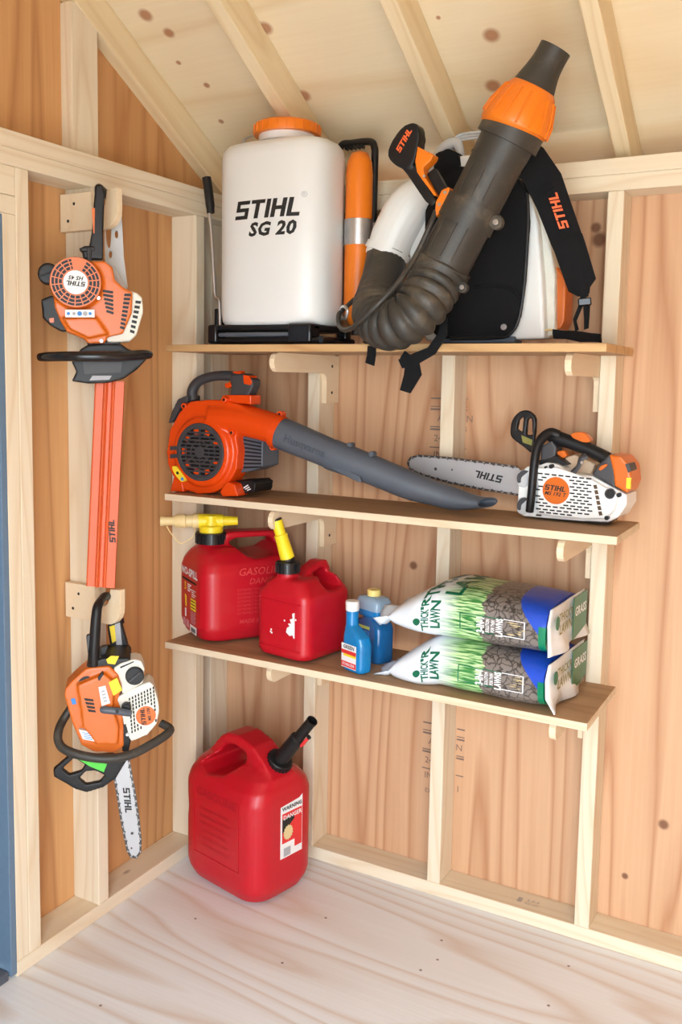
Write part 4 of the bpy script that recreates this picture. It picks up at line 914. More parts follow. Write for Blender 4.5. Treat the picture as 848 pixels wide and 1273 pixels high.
# front handle tube, hand guard, bar and chain
trtube(fh := MB(), TS, [(88, 880, -.03, 5), (78, 896, -.02, 5.2), (73, 908, .0, 5.4), (72.5, 921, .015, 5.4), (81, 932, .03, 5.6), (105, 940, .045, 5.6), (135, 943, .05, 5.6), (163, 938, .04, 5.6), (187, 926, .02, 5.6), (206, 914, .0, 5.6), (211.5, 906, -.015, 5.2), (200, 899, -.03, 5)], 12, 5).build('front_handle', M_rubber, cs, smooth=60)
hg = MB(); TS.plate(hg, [(88, 938), (66, 957), (67, 966), (95, 982), (108, 985.5), (129, 979), (144, 968), (158, 945), (140, 938), (110, 940)], -.035, -.018)
h1 = MB(); TS.plate(h1, [(77, 958), (92, 944), (106, 953), (101, 961), (86, 965.5)], -.06, -.01); h2 = MB(); TS.plate(h2, [(98, 970), (106, 961), (118, 960), (131, 966), (124, 974), (107, 977.5)], -.06, -.01)
hg = solid(hg, .0024, 3, (h1, h2)).build('hand_guard', M_black, cs, smooth=60)
flat(TS, [(94, 942), (133, 950), (129, 960), (112, 953)], -.0165, M_green, 'green_sticker', cs, th=.003)
barpx = [(141, 950), (160, 944), (167, 985), (172, 1020), (174.5, 1045), (174, 1058), (169, 1064.5), (163, 1063.5), (159, 1056), (151.5, 1020), (146, 985)]
bar = flat(TS, spx(barpx, 3), -.040, M_alu, 'guide_bar', cs, th=.005, smooth=30)
mark(M_ink, 'logo_lettering', bar, TS.frame(158.5, 995, -.0398, 275), .0165)
ho = TS.frame(164.3, 1036, -.0398); disc(TS, 164.3, 1036, 1.9, -.041, -.0396, M_chain, 'bar_hole', cs, 10); disc(TS, 163.5, 1054.5, 1.2, -.041, -.0396, M_chain, 'bar_hole', cs, 10)
def chain(tr, parent, px, d, step=.0085, w=.0052, teeth=.006):
    P = [tr(u, v, d) for u, v in px]; acc = 0; t = MB(); lk = MB(); L_ = 0; side = tr.n
    for a, b in zip(P, P[1:]):
        seg = (b - a).length; t0 = (b - a).normalized(); o_ = t0.cross(side).normalized()
        while acc < seg:
            c = a + t0 * acc; rot = Frame((0, 0, 0), t0, o_, side).rot(); L_ += 1
            t.box(c + o_ * .001, (step * .95, .0052, w), rot)
            if L_ % 3 == 0: t.prism([c + t0 * x + o_ * y - side * w / 2 for x, y in ((-.004, .002), (.004, .002), (.0045, teeth), (.001, teeth * .9))], side * w)
            if L_ % 2 == 0: lk.box(c + o_ * .001 + side * (w / 2), (step * .5, .0028, .001), rot)
            acc += step
        acc -= seg
    ch = t.build('chain', M_chain, parent, smooth=None, weld=False); ch['kind'] = 'stuff'
    o = lk.build('chain_links', M_link, ch, smooth=None, weld=False)
chain(TS, cs, [(160.5, 944), (168, 985), (173, 1020), (175.6, 1045), (175, 1059), (169.5, 1066), (162.5, 1065), (158, 1057), (150.5, 1020), (145, 985), (140, 955)], -.0425)
# ================================================================== hand-held leaf blower on the middle shelf
Z2 = 1.0968
TB = Tr((.1, -.222, 1.2), (0, -1, 0))
hb = thing('leaf_blower', (TB(252, 610).x, -.19, Z2), 'red-orange hand-held leaf blower with long grey nozzle', 'leaf blower')
hs_ = MB()
TB.plate(hs_, [(207, 561), (211, 534), (223, 512), (235.6, 499), (257, 497), (276, 497), (298, 503), (312, 511), (300, 533), (293, 542), (296, 561), (294, 583), (282, 604), (265, 613), (246, 614.5), (227, 608), (214, 591), (208, 576)], -.075, -.012)
c = TB.frame(250, 562, 0); rm = pxm(c.o, 46)
hs_.loft([[c(r * math.cos(k * math.pi / 16), r * math.sin(k * math.pi / 16), z) for k in range(32)] for r, z in ((rm, -.07), (rm, -.02), (rm * .95, -.003), (rm * .88, .004), (rm * .84, .004))])
trtube(hs_, TB, [(268, 520, -.04, 21), (295, 521, -.04, 20), (325, 528, -.04, 19.5), (351, 536.5, -.04, 19.5)], 18, 4)
house = solid(hs_, .0035, 8).build('fan_housing', M_husq, hb, smooth=60)
for px, d0, d1 in (([(276, 491), (312, 491), (312, 503), (276, 500)], -.07, -.02), ([(211, 611), (216, 592), (226, 600), (229, 612)], -.07, -.01)):
    TB.plate(t := MB(), px, d0, d1); solid(t, .003, 3).build('handle_mount' if d1 == -.02 else 'foot', M_husq, hb, smooth=60)
TB.plate(t := MB(), [(273, 612), (281, 599), (291, 602), (296, 617), (276, 617.5)], -.05, .004); solid(t, .003, 3).build('foot', M_husq, hb, smooth=60)
for u, v, d in ((228, 505, -.012), (278, 497, -.005), (347, 515, -.04), (287, 538, -.005), (338, 556, -.03)):
    disc(TB, u, v, 4, d - .02, d + .004, M_husq, 'screw_boss', hb, 14, bevel=.0015); disc(TB, u, v, 1.8, d - .004, d + .0048, M_black, 'screw', hb, 10)
# fan guard
g = TB.frame(249.5, 562, .0035); k_ = .0805
t = MB(); slab(t, g, [(k_ * .92 * math.cos(a * .1745), k_ * .92 * math.sin(a * .1745)) for a in range(36)], .001); gd = t.build('fan_guard', M_black, hb, smooth=None)
t = MB(); ann(t, g, k_ * .84, k_, .006, 40); t.build('guard_ring', M_dgrey, gd, bevel=.0015)
for i in range(-6, 7):
    y = i * .0108; w = math.sqrt(max(0, (k_ * .85) ** 2 - y * y)); t = MB(); slab(t, g.at(0, 0, .001), rect(-w, y - .0022, w, y + .0022), .003 + .002 * (1 - abs(i) / 7)); t.build('guard_slat', M_dgrey, gd, smooth=None)
for a in (35, 90, 145, 0):
    f = turned(g.at(0, 0, .001), g.z, a); t = MB(); slab(t, f, rect(-k_ * .85, -.0016, k_ * .85, .0016), .0045); t.build('guard_spoke', M_dgrey, gd, smooth=None)
for r0, r1 in ((.0, .0165), (.030, .0325), (.050, .0525)):
    t = MB(); ann(t, g.at(0, 0, .0012), max(r0, .0005), r1, .0052 if r0 == 0 else .004, 28); t.build('guard_ring', M_dgrey, gd)
for i in range(9):
    a = 20 + i * 38; t = MB(); ann(t, g.at(0, 0, .0002), k_ * .60, k_ * .80, .0014, 4, a, a + 16); t.build('fan_blade', M_husq, gd)
for dv in (-5, 5): TB.plate(t := MB(), [(211, 560 + dv), (222, 559 + dv), (222, 564 + dv), (211, 565 + dv)], -.012, .006); t.build('guard_hinge', M_dgrey, gd, bevel=.001) if False else t.build('guard_hinge', M_dgrey, hb, bevel=.001)
flat(TB, spx([(214, 581), (217, 579.5), (221, 582), (229, 593), (229.5, 597.5), (225, 598.5), (217, 589)], 3), .006, M_yink, 'sticker', hb, th=.012)
disc(TB, 226.5, 595.5, 2.2, .002, .0066, M_bink, 'sticker_mark', hb, 12); disc(TB, 220.5, 588, 2, .002, .0066, M_ink, 'sticker_mark', hb, 12)
# handle
trtube(t := MB(), TB, [(240, 498, -.045, 7), (239, 486, -.045, 6.6), (246, 475, -.045, 6.2), (260, 469, -.045, 6), (276, 467, -.045, 6), (292, 468, -.045, 6.5), (300, 472, -.045, 7)], 14, 5).build('handle', M_dgrey, hb, smooth=60)
TB.plate(t := MB(), [(285.5, 466), (304, 464), (314, 472), (314, 480), (308, 493), (286, 493), (287, 480)], -.065, -.025); solid(t, .003, 4).build('handle_block', M_dgrey, hb, smooth=60)
TB.plate(t := MB(), [(289, 462), (299, 461), (300, 465), (290, 465.5)], -.055, -.035); t.build('speed_button', M_husq, hb, bevel=.001)
TB.plate(t := MB(), [(279, 477), (286, 475), (288, 480), (284, 482.5), (280, 482)], -.052, -.038); t.build('trigger', M_husq, hb, bevel=.001)
TB.plate(t := MB(), [(302, 466), (309, 467), (313, 475), (311, 479), (303, 477)], -.06, -.022); t.build('stop_switch', M_husq, hb, bevel=.001)
TB.plate(t := MB(), [(209, 526), (213, 512), (221, 496), (233, 491), (233, 499), (224, 506), (214, 524)], -.075, -.015); solid(t, .003, 3).build('intake_hood', M_dgrey, hb, smooth=60)
# engine behind the housing
TB.plate(t := MB(), [(293, 534), (300, 534), (327, 548), (326, 580), (312, 586), (296, 588)], -.13, -.045); eng = t.build('cylinder_shroud', M_grey, hb, bevel=.003)
for i in range(9):
    TB.plate(t := MB(), [(301, 540 + i * 5), (325, 546 + i * 4.2), (325, 548 + i * 4.2), (301, 542.4 + i * 5)], -.05, -.0445); t.build('cooling_fin', M_black, eng, smooth=None)
TB.plate(t := MB(), [(289, 598), (313, 597), (318, 601), (316, 612.5), (297, 615)], -.12, -.03); solid(t, .003, 3).build('fuel_tank', M_black, hb, smooth=60)
for i in range(3): flat(TB, [(302.5 + i * 2.2, 606 + i * 1.6), (308 + i * 1.6, 602.5 + i * 2.4), (308.6 + i * 1.6, 603.6 + i * 2.4), (303 + i * 2.2, 607.2 + i * 1.6)], -.0285, M_wink, 'tank_print', hb, th=.002)
# nozzle
def npath(pts):
    P = [aty(u, v, y) for u, v, y, r, q in pts]; return P
NZ = [(347, 537.5, -.182, 20, 1), (358, 542, -.181, 20, 1), (385, 553, -.176, 19.3, 1), (418, 567, -.168, 18.6, 1)]
NZ2 = [(412, 564.5, -.169, 19.6, 1), (418, 567, -.168, 19.6, 1), (450, 579, -.16, 18.8, 1), (482, 592, -.15, 18.4, 1), (510, 603.5, -.143, 18, 1), (540, 613.3, -.137, 15.6, 1.04), (565, 620.5, -.132, 14, 1.12), (588, 624, -.128, 9.5, 1.7), (600, 624.8, -.125, 7, 2.5), (606, 624.8, -.124, 6.2, 3.0)]
def noz(NZ, name, parent, open_end=False):
    P = [aty(u, v, y) for u, v, y, r, q in NZ]; rad = [pxm(p, q[3]) for p, q in zip(P, NZ)]
    mb = MB(); rings = []; n = 24
    P2 = smooth_path(P, 4); rr = [v.x for v in smooth_path([(r, 0, 0) for r in rad], 4)]; qq = [v.x for v in smooth_path([(q[4], 0, 0) for q in NZ], 4)]
    for i, p in enumerate(P2):
        tdir = (P2[min(i + 1, len(P2) - 1)] - P2[max(i - 1, 0)]).normalized(); s_ = tdir.cross(V((0, 0, 1))).normalized(); u_ = s_.cross(tdir)
        rings.append([p + (u_ * math.sin(2 * math.pi * k / n) + s_ * (qq[i] * math.cos(2 * math.pi * k / n))) * rr[i] for k in range(n)])
    if open_end:                                     # mouth cut at a slant
        for i_ in (-1, -2, -3, -4, -5, -6):
            tdir = (P2[-1] - P2[-2]).normalized(); s_ = tdir.cross(V((0, 0, 1))).normalized()
            rings[i_] = [v_ - tdir * (.5 * (1 + i_ / 7) * (v_ - P2[i_]).dot(s_)) for v_ in rings[i_]]
        last = rings[-1]; cen = sum(last, V()) / n
        rings.append([cen + (v_ - cen) * .86 for v_ in last]); tdir = (P2[-1] - P2[-2]).normalized()
        rings.append([cen + (v_ - cen) * .80 - tdir * .04 for v_ in last])
        mb.loft(rings, False); mb.face(rings[0][::-1]); mb.face(rings[-1])
    else: mb.loft(rings)
    return mb.build(name, M_grey, parent, smooth=50)
tube1 = noz(NZ, 'blower_tube', hb); tube2 = noz(NZ2, 'nozzle', hb, True)
for a, b in (((343, 536, -.183), (350, 539, -.182)),):
    t = MB(); t.tube([aty(*a), aty(*b)], pxm(aty(*a), 21), 24); t.build('tube_collar', M_husq, hb, smooth=40)
TN = Tr((.4, -.222, 1.2), (-.05, -1, .05))
for u, v in ((434, 553.5), (461, 564.5)): disc(Tr((0, -.165, 0), (0, -1, 0)), u, v, 3.4, -.01, .012, M_grey, 'lock_tab', hb, 12, bevel=.001)
Tr((0, -.2, 0), (0, -1, 0)).plate(t := MB(), [(412, 577), (420, 578), (447, 592), (449, 600), (444, 599), (414, 584)], -.03, -.002); t.build('lock_rail', M_grey, hb, bevel=.002)
fx = (aty(402, 561, -.17) - aty(366, 546.5, -.18)).normalized(); fz = V((0, -1, 0)); fz = (fz - fx * fz.dot(fx)).normalized(); fy = fz.cross(fx)
def curved(m, name, parent, o, fx, fy, fz, rad, body, size, bold, lift):
    me = text_mesh(body, size, bold); t = MB(); t.bm.from_mesh(me); bpy.data.meshes.remove(me)
    for v_ in t.bm.verts:
        a = v_.co.y / rad; v_.co = o + fx * v_.co.x + fy * (math.sin(a + lift) * (rad + .0008)) + fz * (math.cos(a + lift) * (rad + .0008))
    return t.build(name, m, parent, weld=False)
curved(plain('grey_emboss', (.05, .06, .078), .45), 'raised_lettering', tube1, aty(386, 553.5, -.176), fx, fy, fz, .0425, 'Husqvarna', .028, .015, .05)

# ================================================================== white top-handle chainsaw on the middle shelf
TC = Tr((1.03, -.125, 1.1), (-.05, -1, 0))
sw = thing('chainsaw', (TC(710, 650, -.05).x, TC(710, 650, -.05).y, Z2), 'white and orange top-handle chainsaw sitting on the shelf', 'chainsaw', 'chainsaws')
bd = MB(); TC.plate(bd, [(643, 636), (645, 590), (655, 580), (672, 578), (679, 575), (693, 577), (711, 588), (737, 592), (755, 602), (779, 615), (779, 628), (769, 643), (757, 649), (725, 648), (685, 645), (651, 642)], -.10, -.006)
TC.plate(bd, [(668, 582), (692, 581), (735, 596), (752, 606), (768, 616), (764, 634), (752, 645), (725, 645), (688, 642), (668, 638)], -.02, .004)
body = solid(bd, .0026, 5).build('crankcase', M_white, sw, smooth=60)
TC.plate(t := MB(), [(652, 641), (690, 646), (757, 651), (757, 647), (690, 641), (652, 636)], -.09, -.012); t.build('base', M_dgrey, sw, bevel=.002)
vs_ = MB()
for r_ in range(14):
    for c_ in range(8):
        u = 671.5 + c_ * 8.6 + r_ * .15 - (4 if r_ % 2 else 0); v = 588.5 + r_ * 4.0 + c_ * .95
        if (u - 691) ** 2 + (v - 610) ** 2 < 19.5 ** 2 or v > 641 or u < 668 or u > 737 + (v - 590) * .1: continue
        TC.plate(vs_, [(u - 3, v - 1.0), (u + 3, v - .5), (u + 3.2, v + 1.2), (u - 2.8, v + .7)], .001, .0052)
vs_.build('grille_slots', M_black, sw, smooth=None)
for i in range(6): flat(TC, [(737.5 + i * 1.25, 603 + i * 6.6), (741.5 + i * 1.25, 602.6 + i * 6.6), (743 + i * 1.25, 607.6 + i * 6.6), (738.8 + i * 1.25, 608 + i * 6.6)], .0052, plain('brown_vent', (.09, .05, .02), .6) if i == 0 else bpy.data.materials['brown_vent'], 'vent', sw, th=.004)
bg_ = disc(TC, 691, 610, 17, .0, .0062, M_orange, 'badge', sw, 32)
f = TC.frame(690.5, 608.5, .0064, -3); mark(M_ink, 'logo_lettering', bg_, f.at(0, .003), .0125); decal(M_ink, 'model_lettering', bg_, f.at(0, -.011), 'MS 192 T', .0125, .02, .25)
disc(TC, 758, 614, 6.5, -.004, .0048, M_dgrey, 'oil_cap_seat', sw, 20); disc(TC, 758, 614, 5, .0, .009, M_black, 'oil_cap', sw, 20, bevel=.001)
for u, v, r in ((769, 615.7, 2.8), (754, 644, 2.8), (685, 580, 2.8), (678, 581, 1.5)): disc(TC, u, v, r, -.01, .0055, M_black, 'screw', sw, 12)
for v in (598, 632):                               # bumper spikes plate beside the bar
    TC.plate(t := MB(), spx([(644, v - 11), (654, v - 13), (656, v), (652, v + 8), (643, v + 4)], 3), -.03, -.002); t.build('side_lug', M_lgrey, sw, bevel=.002)
    TC.plate(t := MB(), spx([(643, v - 7), (649, v - 13), (656, v - 12), (652, v - 8), (648, v - 4), (647, v + 2), (643, v + 1)], 3), -.02, .0); t.build('lug_edge', M_dgrey, sw, bevel=.001)
trtube(t := MB(), TC, [(694, 541, -.04, 6.5), (684, 538, -.03, 6.2), (674, 545, -.015, 6), (667.5, 558, -.002, 5.6), (664, 580, .008, 5.4), (661, 612, .012, 5.2), (658.5, 636, .006, 5)], 12, 5).build('front_handle', M_black, sw, smooth=60)
trtube(t := MB(), TC, [(684, 541, -.045, 8), (695, 545, -.045, 9), (715, 552, -.045, 8.6), (737, 561, -.045, 8.4), (756, 571, -.045, 9)], 14, 5).build('top_handle', M_black, sw, smooth=60)
TC.plate(t := MB(), [(672, 555), (686, 548), (692, 556), (690, 567), (682, 573), (672, 573)], -.07, -.02); solid(t, .0026, 3).build('handle_root', M_dgrey, sw, smooth=60)
TC.plate(t := MB(), [(670, 572), (692, 566), (706, 578), (690, 580), (670, 580)], -.08, -.02); t.build('carburettor_base', M_black, sw, bevel=.002)
TC.plate(t := MB(), [(736, 590), (745, 577), (757, 565), (764, 580), (765, 607)], -.09, -.002); solid(t, .0026, 3).build('grey_shroud', M_dgrey, sw, smooth=60)
TC.plate(t := MB(), [(757, 565), (773, 568), (783, 580), (785, 600), (780, 613), (764, 604), (762, 586)], -.095, .0); rc = solid(t, .0026, 5).build('rear_cover', M_orange, sw, smooth=60)
flat(TC, [(779, 594), (784.5, 594), (783.5, 608), (778.5, 607)], .0016, M_yink, 'yellow_label', rc, th=.008)
TC.plate(t := MB(), [(777, 577), (782, 576), (785, 585), (781, 588)], -.05, .003); t.build('cover_clip', M_dgrey, sw, bevel=.001)
TC.plate(t := MB(), [(744, 583), (747, 579), (754, 576.5), (755, 579), (750, 583), (746, 585.5)], -.01, .004); t.build('choke_lever', M_orange, sw, bevel=.001)
TC.plate(t := MB(), spx([(709, 541), (716, 537.5), (727, 538.5), (734, 549), (720, 549)], 3), -.06, -.035); t.build('throttle_lock', M_orange, sw, bevel=.002)
TC.plate(t := MB(), [(692, 561), (702, 560), (705, 566), (700, 570), (693, 565)], -.055, -.035); t.build('trigger', M_orange, sw, bevel=.002)
trtube(t := MB(), TC, [(712, 588, -.004, 4), (719, 580, .0, 3.2), (723, 570, .0, 4), (729, 567, -.006, 5)], 10, 4, .5).build('strap_clip', M_dgrey, sw)
screw(TC, 723.5, 575, .008, 2, sw)
TC.plate(t := MB(), [(695, 572), (714, 565), (740, 577), (735, 592), (712, 588)], -.09, -.05); t.build('engine_cover', plain('tan_cover', (.55, .40, .27), .5), sw, bevel=.003)
hg = MB(); TC.plate(hg, spx([(634, 538), (636.5, 522), (646, 511.5), (657, 511), (665.5, 521), (664, 546), (663, 564), (650, 555), (638, 546)], 3), -.05, -.034)
h1 = MB(); TC.plate(h1, [(641, 534), (643.5, 522), (650, 517), (648, 538)], -.08, -.028); h2 = MB(); TC.plate(h2, [(652.5, 541), (654.5, 521), (660, 520), (661, 541)], -.08, -.028)
solid(hg, .0022, 3, (h1, h2)).build('hand_guard', M_black, sw, smooth=60)
flat(TC, [(648, 541), (662, 547), (661, 554), (650, 550)], -.0325, M_olive, 'guard_tag', sw, th=.003)
barpx = [(645, 582), (600, 575.5), (555, 570), (522, 567.5), (512, 569.5), (508.5, 575), (510.5, 582), (522, 588), (560, 599), (600, 607), (645, 614)]
bar = flat(TC, spx(barpx, 3), -.060, M_alu, 'guide_bar', sw, th=.005, smooth=30)
mark(M_ink, 'logo_lettering', bar, TC.frame(607, 592.5, -.0597, 172), .0185)
disc(TC, 541.5, 583, 2, -.062, -.0596, M_chain, 'bar_hole', sw, 10); disc(TC, 562, 584, 1.2, -.062, -.0596, M_chain, 'bar_hole', sw, 10)
chain(TC, sw, [(645, 615.5), (600, 608.5), (560, 600.5), (522, 589.5), (510, 583.5), (507, 575), (511, 568.5), (521, 566), (555, 568.5), (600, 574), (645, 580.5)], -.0625)
# ================================================================== backpack sprayer on the top shelf
Z1 = 1.5105
bs = thing('backpack_sprayer', (.300, -.165, Z1), 'white backpack sprayer tank with orange lid and side pump', 'sprayer')
ts = Frame((.300, -.165, Z1), (1, 0, 0), (0, 1, 0), (0, 0, 1))
def sell(w, d, z, p=3.2, n=48):
    out = []
    for k in range(n):
        a = 2 * math.pi * k / n; c, s_ = math.cos(a), math.sin(a); q = (abs(c) ** p + abs(s_) ** p) ** (-1 / p); out.append(ts(c * q * w / 2, s_ * q * d / 2, z))
    return out
TW, TD = .326, .20
tank = MB().loft([sell(TW - .05, TD - .05, .050), sell(TW - .02, TD - .02, .053), sell(TW - .006, TD - .006, .062), sell(TW, TD, .085), sell(TW, TD, .48), sell(TW - .006, TD - .006, .500), sell(TW - .03, TD - .03, .515), sell(TW - .08, TD - .07, .522)]).build('tank', M_tank, bs, smooth=60)
nc = ts(.012, 0, 0)
MB().lathe([(.085, .518), (.075, .523), (.073, .545), (.07, .546)], nc, (0, 0, 1), 36).build('filler_neck', M_tank, bs, smooth=40)
lid = MB().lathe([(.07, .540), (.0865, .541), (.0875, .545), (.0855, .566), (.080, .570), (.0, .571)], nc, (0, 0, 1), 40).build('lid', M_orange_lt, bs, smooth=30)
for k in range(24):
    a = 2 * math.pi * k / 24; MB().box(nc + V((math.cos(a) * .0868, math.sin(a) * .0868, .554)), (.004, .004, .022), Matrix.Rotation(a, 3, 'Z')).build('lid_rib', M_orange_lt, lid, bevel=.001)
ff = Frame(ts(.017, -TD / 2 - .0, .342), (1, 0, 0), (0, 0, 1), (0, -1, 0))
def tw(x, y):                                        # wrap on the front of the tank
    X = .017 + x; q = (1 - min(.98, abs(X / (TW / 2))) ** 3.2) ** (1 / 3.2); return ts(X, -q * TD / 2 - .0004, .342 + y)
t = MB(); logo(t, ff.at(0, 0, 0), .046, warp=lambda x, y: tw(x + .0, y), depth=.0006, wide=1.2); t.build('logo_lettering', M_ink, tank, smooth=None, weld=False)
def tank_words(body, x0, y0, size, bold=.035, shear=.22, m=M_ink, sx=1):
    me = text_mesh(body, size, bold, shear); t = MB(); t.bm.from_mesh(me); bpy.data.meshes.remove(me)
    for v_ in t.bm.verts: v_.co = tw(x0 + v_.co.x * sx, y0 + v_.co.y) - V((0, .0004, 0))
    return t.build('model_lettering', m, tank, weld=False)
tank_words('SG 20', .012, -.052, .046, .04, .22, sx=1.12); tank_words('\u00ae', .102, .028, .02, 0, 0, M_gink)
# base frame
base = MB()
for y in (-.085, .085): base.tube([ts(-.16, y, .012), ts(.17, y, .012)], .009, 10)
for x in (-.16, .17): base.tube([ts(x, -.085, .012), ts(x, .085, .012)], .009, 10)
base = base.build('base_frame', M_black_gloss, bs, smooth=50, weld=False)
MB().box(ts(.0, .0, .044), (.30, .17, .018)).build('base_plate', M_black, bs, bevel=.006)
for x, w in ((-.155, .03), (.115, .07)): MB().box(ts(x, -.075, .028), (w, .05, .05)).build('base_foot', M_black_gloss, bs, bevel=.006)
for x in (-.14, .15): MB().box(ts(x, .075, .024), (.03, .03, .046)).build('base_foot', M_black_gloss, bs, bevel=.004)
MB().tube([ts(-.13, -.098, .026), ts(.085, -.098, .026)], .0055, 8).build('base_rod', M_grey, bs)
# pressure cylinder and carrying frame on the right
pc = ts(.196, .06, 0)
cyl = MB().lathe([(.006, .052), (.02, .056), (.033, .085), (.035, .11), (.035, .44), (.032, .47), (.022, .492), (.006, .498)], pc, (0, 0, 1), 28).build('pressure_cylinder', M_orange_lt, bs, smooth=60)
MB().lathe([(.0362, .260), (.0375, .260), (.0375, .325), (.0362, .325)], pc, (0, 0, 1), 28).build('cylinder_clamp', M_metal, cyl, smooth=40)
MB().lathe([(.0, .03), (.014, .03), (.014, .055), (.0, .055)], pc, (0, 0, 1), 14).build('cylinder_foot', M_black, cyl)
fp = [ts(.10, .11, .50), ts(.115, .11, .533), ts(.145, .11, .535), ts(.20, .105, .532), ts(.217, .10, .515), ts(.219, .10, .47), ts(.217, .10, .25), ts(.213, .10, .05), ts(.21, .09, .012)]
MB().tube(smooth_path(fp, 6), .0095, 12).build('carry_frame', M_black, bs, smooth=60)
for k in range(5): MB().box(ts(.13 + k * .012, .11, .523), (.006, .018, .010)).build('grip_rib', M_black, bs, bevel=.002)
MB().lathe([(.011, .255), (.013, .255), (.013, .322), (.011, .322)], ts(.217, .10, 0), (0, 0, 1), 16).build('frame_clamp', M_metal, bs, smooth=40)
MB().lathe([(.0, -.012), (.006, -.012), (.006, -.018), (.0, -.018)], ts(.217, .10, .29), (0, 1, 0), 10).build('clamp_bolt', M_metal, bs)
# pump lever on the left
lp = [aty(u, v, y) for u, v, y in ((260, 262, -.19), (263, 290, -.19), (266, 340, -.19), (268, 368, -.19), (273, 376, -.19), (274, 420, -.19))]
MB().tube(smooth_path(lp, 5), .0048, 8).build('pump_lever', M_metal, bs)
gp = [aty(u, v, -.19) for u, v in ((257, 222), (258.5, 232), (261, 252), (262, 265))]
MB().tube(smooth_path([gp[0] + (gp[0] - gp[1]) * .1] + gp, 4), [.006] * 2 + [.0125] * 12 + [.011] * 3, 12).build('lever_grip', M_black, bs, smooth=60)
MB().box(aty(275, 398, -.16), (.012, .05, .06)).build('lever_pivot', M_black, bs, bevel=.003)
MB().tube(smooth_path([aty(300, 205, -.14), aty(303, 178, -.14), aty(306, 172, -.14), aty(316, 168, -.14)], 4), .0035, 8).build('lid_wire', M_metal, bs)

# ================================================================== backpack blower on the top shelf
TK = Tr((.8, -.10, 1.7), (0, -1, 0))
bb = thing('backpack_blower', (.78, -.13, Z1), 'dusty backpack blower with ribbed black hose and orange tube collar', 'leaf blower')
bp = MB(); TK.plate(bp, [(520, 245), (535, 215), (560, 195), (600, 190), (640, 205), (655, 230), (668, 275), (674, 345), (677, 421), (560, 424), (530, 424), (512, 390), (508, 310)], -.04, .02)
solid(bp, .0045, 5).build('back_plate', M_white, bb, smooth=60)
TK.plate(t := MB(), [(655, 232), (668, 275), (676, 345), (678, 421), (690, 415), (690, 340), (680, 280), (668, 240)], -.09, -.01); solid(t, .004, 3).build('rear_shell', M_cream, bb, smooth=60)
sc_ = MB(); trtube(sc_, TK, [(530, 238, .0, 24), (510, 258, .012, 29), (492, 288, .026, 28), (482, 312, .034, 26.5), (478, 322, .038, 26)], 20, 5)
solid(sc_, .0035, 4).build('fan_scroll', M_white, bb, smooth=60)
t = MB(); trtube(t, TK, [(484, 309, .035, 29), (480.5, 317, .037, 29)], 24, 2).build('scroll_flange', M_white, bb, smooth=40)
disc(TK, 462, 310, 3, .02, .055, M_white, 'flange_lug', bb, 12)
pad = MB(); TK.plate(pad, [(528, 262), (545, 225), (565, 205), (640, 215), (655, 235), (657, 275), (652, 350), (646, 392), (637, 412), (620, 420), (545, 421), (531, 405), (526, 340)], .02, .042)
pad = solid(pad, .0035, 5).build('back_pad', M_web, bb, smooth=60)
trtube(t := MB(), TK, [(648, 372, .043, 2.2), (636, 360, .0435, 2.2), (612, 355, .0435, 2), (590, 357, .0435, 2)], 8, 4).build('pad_seam', M_web, pad)
trtube(t := MB(), TK, [(655, 240, .040, 2.2), (656.5, 275, .041, 2.2), (652, 350, .041, 2.2), (646, 392, .041, 2.2), (637, 412, .041, 2.2), (620, 419.5, .041, 2.2), (560, 420.5, .041, 2.2)], 8, 4).build('pad_piping', M_black, pad)
disc(TK, 626, 406.5, 4, .03, .0445, M_metal, 'pad_stud', bb, 16, bevel=.001)
TK.plate(t := MB(), [(545, 419), (640, 418), (640, 426), (545, 426.5)], -.03, .03); t.build('base_skid', M_grey, bb, bevel=.003)
# grey carrying handle on top
t = MB(); trtube(t, TK, [(540, 232, -.02, 7), (541, 208, -.02, 8), (550, 188, -.02, 8), (566, 178, -.02, 7.5), (573, 190, -.02, 5), (575, 210, -.02, 5)], 12, 5).build('handle_bracket', M_lgrey, bb, smooth=60)
for v_ in (163, 166.6, 170.2):
    t = MB(); trtube(t, TK, [(566, v_ + 9, -.02, 1.9), (575, v_ + 3.5, -.02, 1.7), (606, v_, -.02, 1.7), (625, v_ - 1, -.02, 1.7)], 8, 3).build('handle_bar', M_lgrey, bb)
t = MB(); trtube(t, TK, [(573, 176, -.02, 2.6), (573, 193, -.02, 2.6), (579, 196, -.02, 2.6), (605, 195, -.02, 2.6)], 8, 4).build('handle_loop', M_lgrey, bb)
TK.plate(t := MB(), [(541, 190), (557, 184), (570, 190), (572, 205), (566, 232), (545, 240), (538, 215)], -.01, .028); solid(t, .004, 3).build('webbing_fold', M_web, bb, smooth=60)
# hose: elbow, bellows, tube
t = MB(); trtube(t, TK, [(481, 318, .037, 25.5), (476, 345, .075, 26), (470, 370, .13, 28), (468, 384, .165, 29)], 24, 4).build('hose_elbow', M_rubber, bb, smooth=60)
cp = [(469, 374, .14, 28.5), (467, 389, .185, 29.5), (472, 400, .225, 30), (486, 405, .255, 31), (505, 398, .265, 32), (523, 382, .255, 33), (536, 361, .23, 34), (546, 341, .205, 35)]
P = [TK(u, v, d) for u, v, d, r in cp]; P2 = smooth_path(P, 16); rr = [v_.x for v_ in smooth_path([(pxm(p, c_[3]), 0, 0) for p, c_ in zip(P, cp)], 16)]
Ls = [0]
for a, b in zip(P2, P2[1:]): Ls.append(Ls[-1] + (b - a).length)
nr = 14
rad = [r * (.90 + .10 * (1 - abs(math.sin(math.pi * nr * s_ / Ls[-1])) ** .5 * -1 - 1) * -1) if False else r * (.80 + .22 * abs(math.sin(math.pi * nr * s_ / Ls[-1])) ** .6) for r, s_ in zip(rr, Ls)]
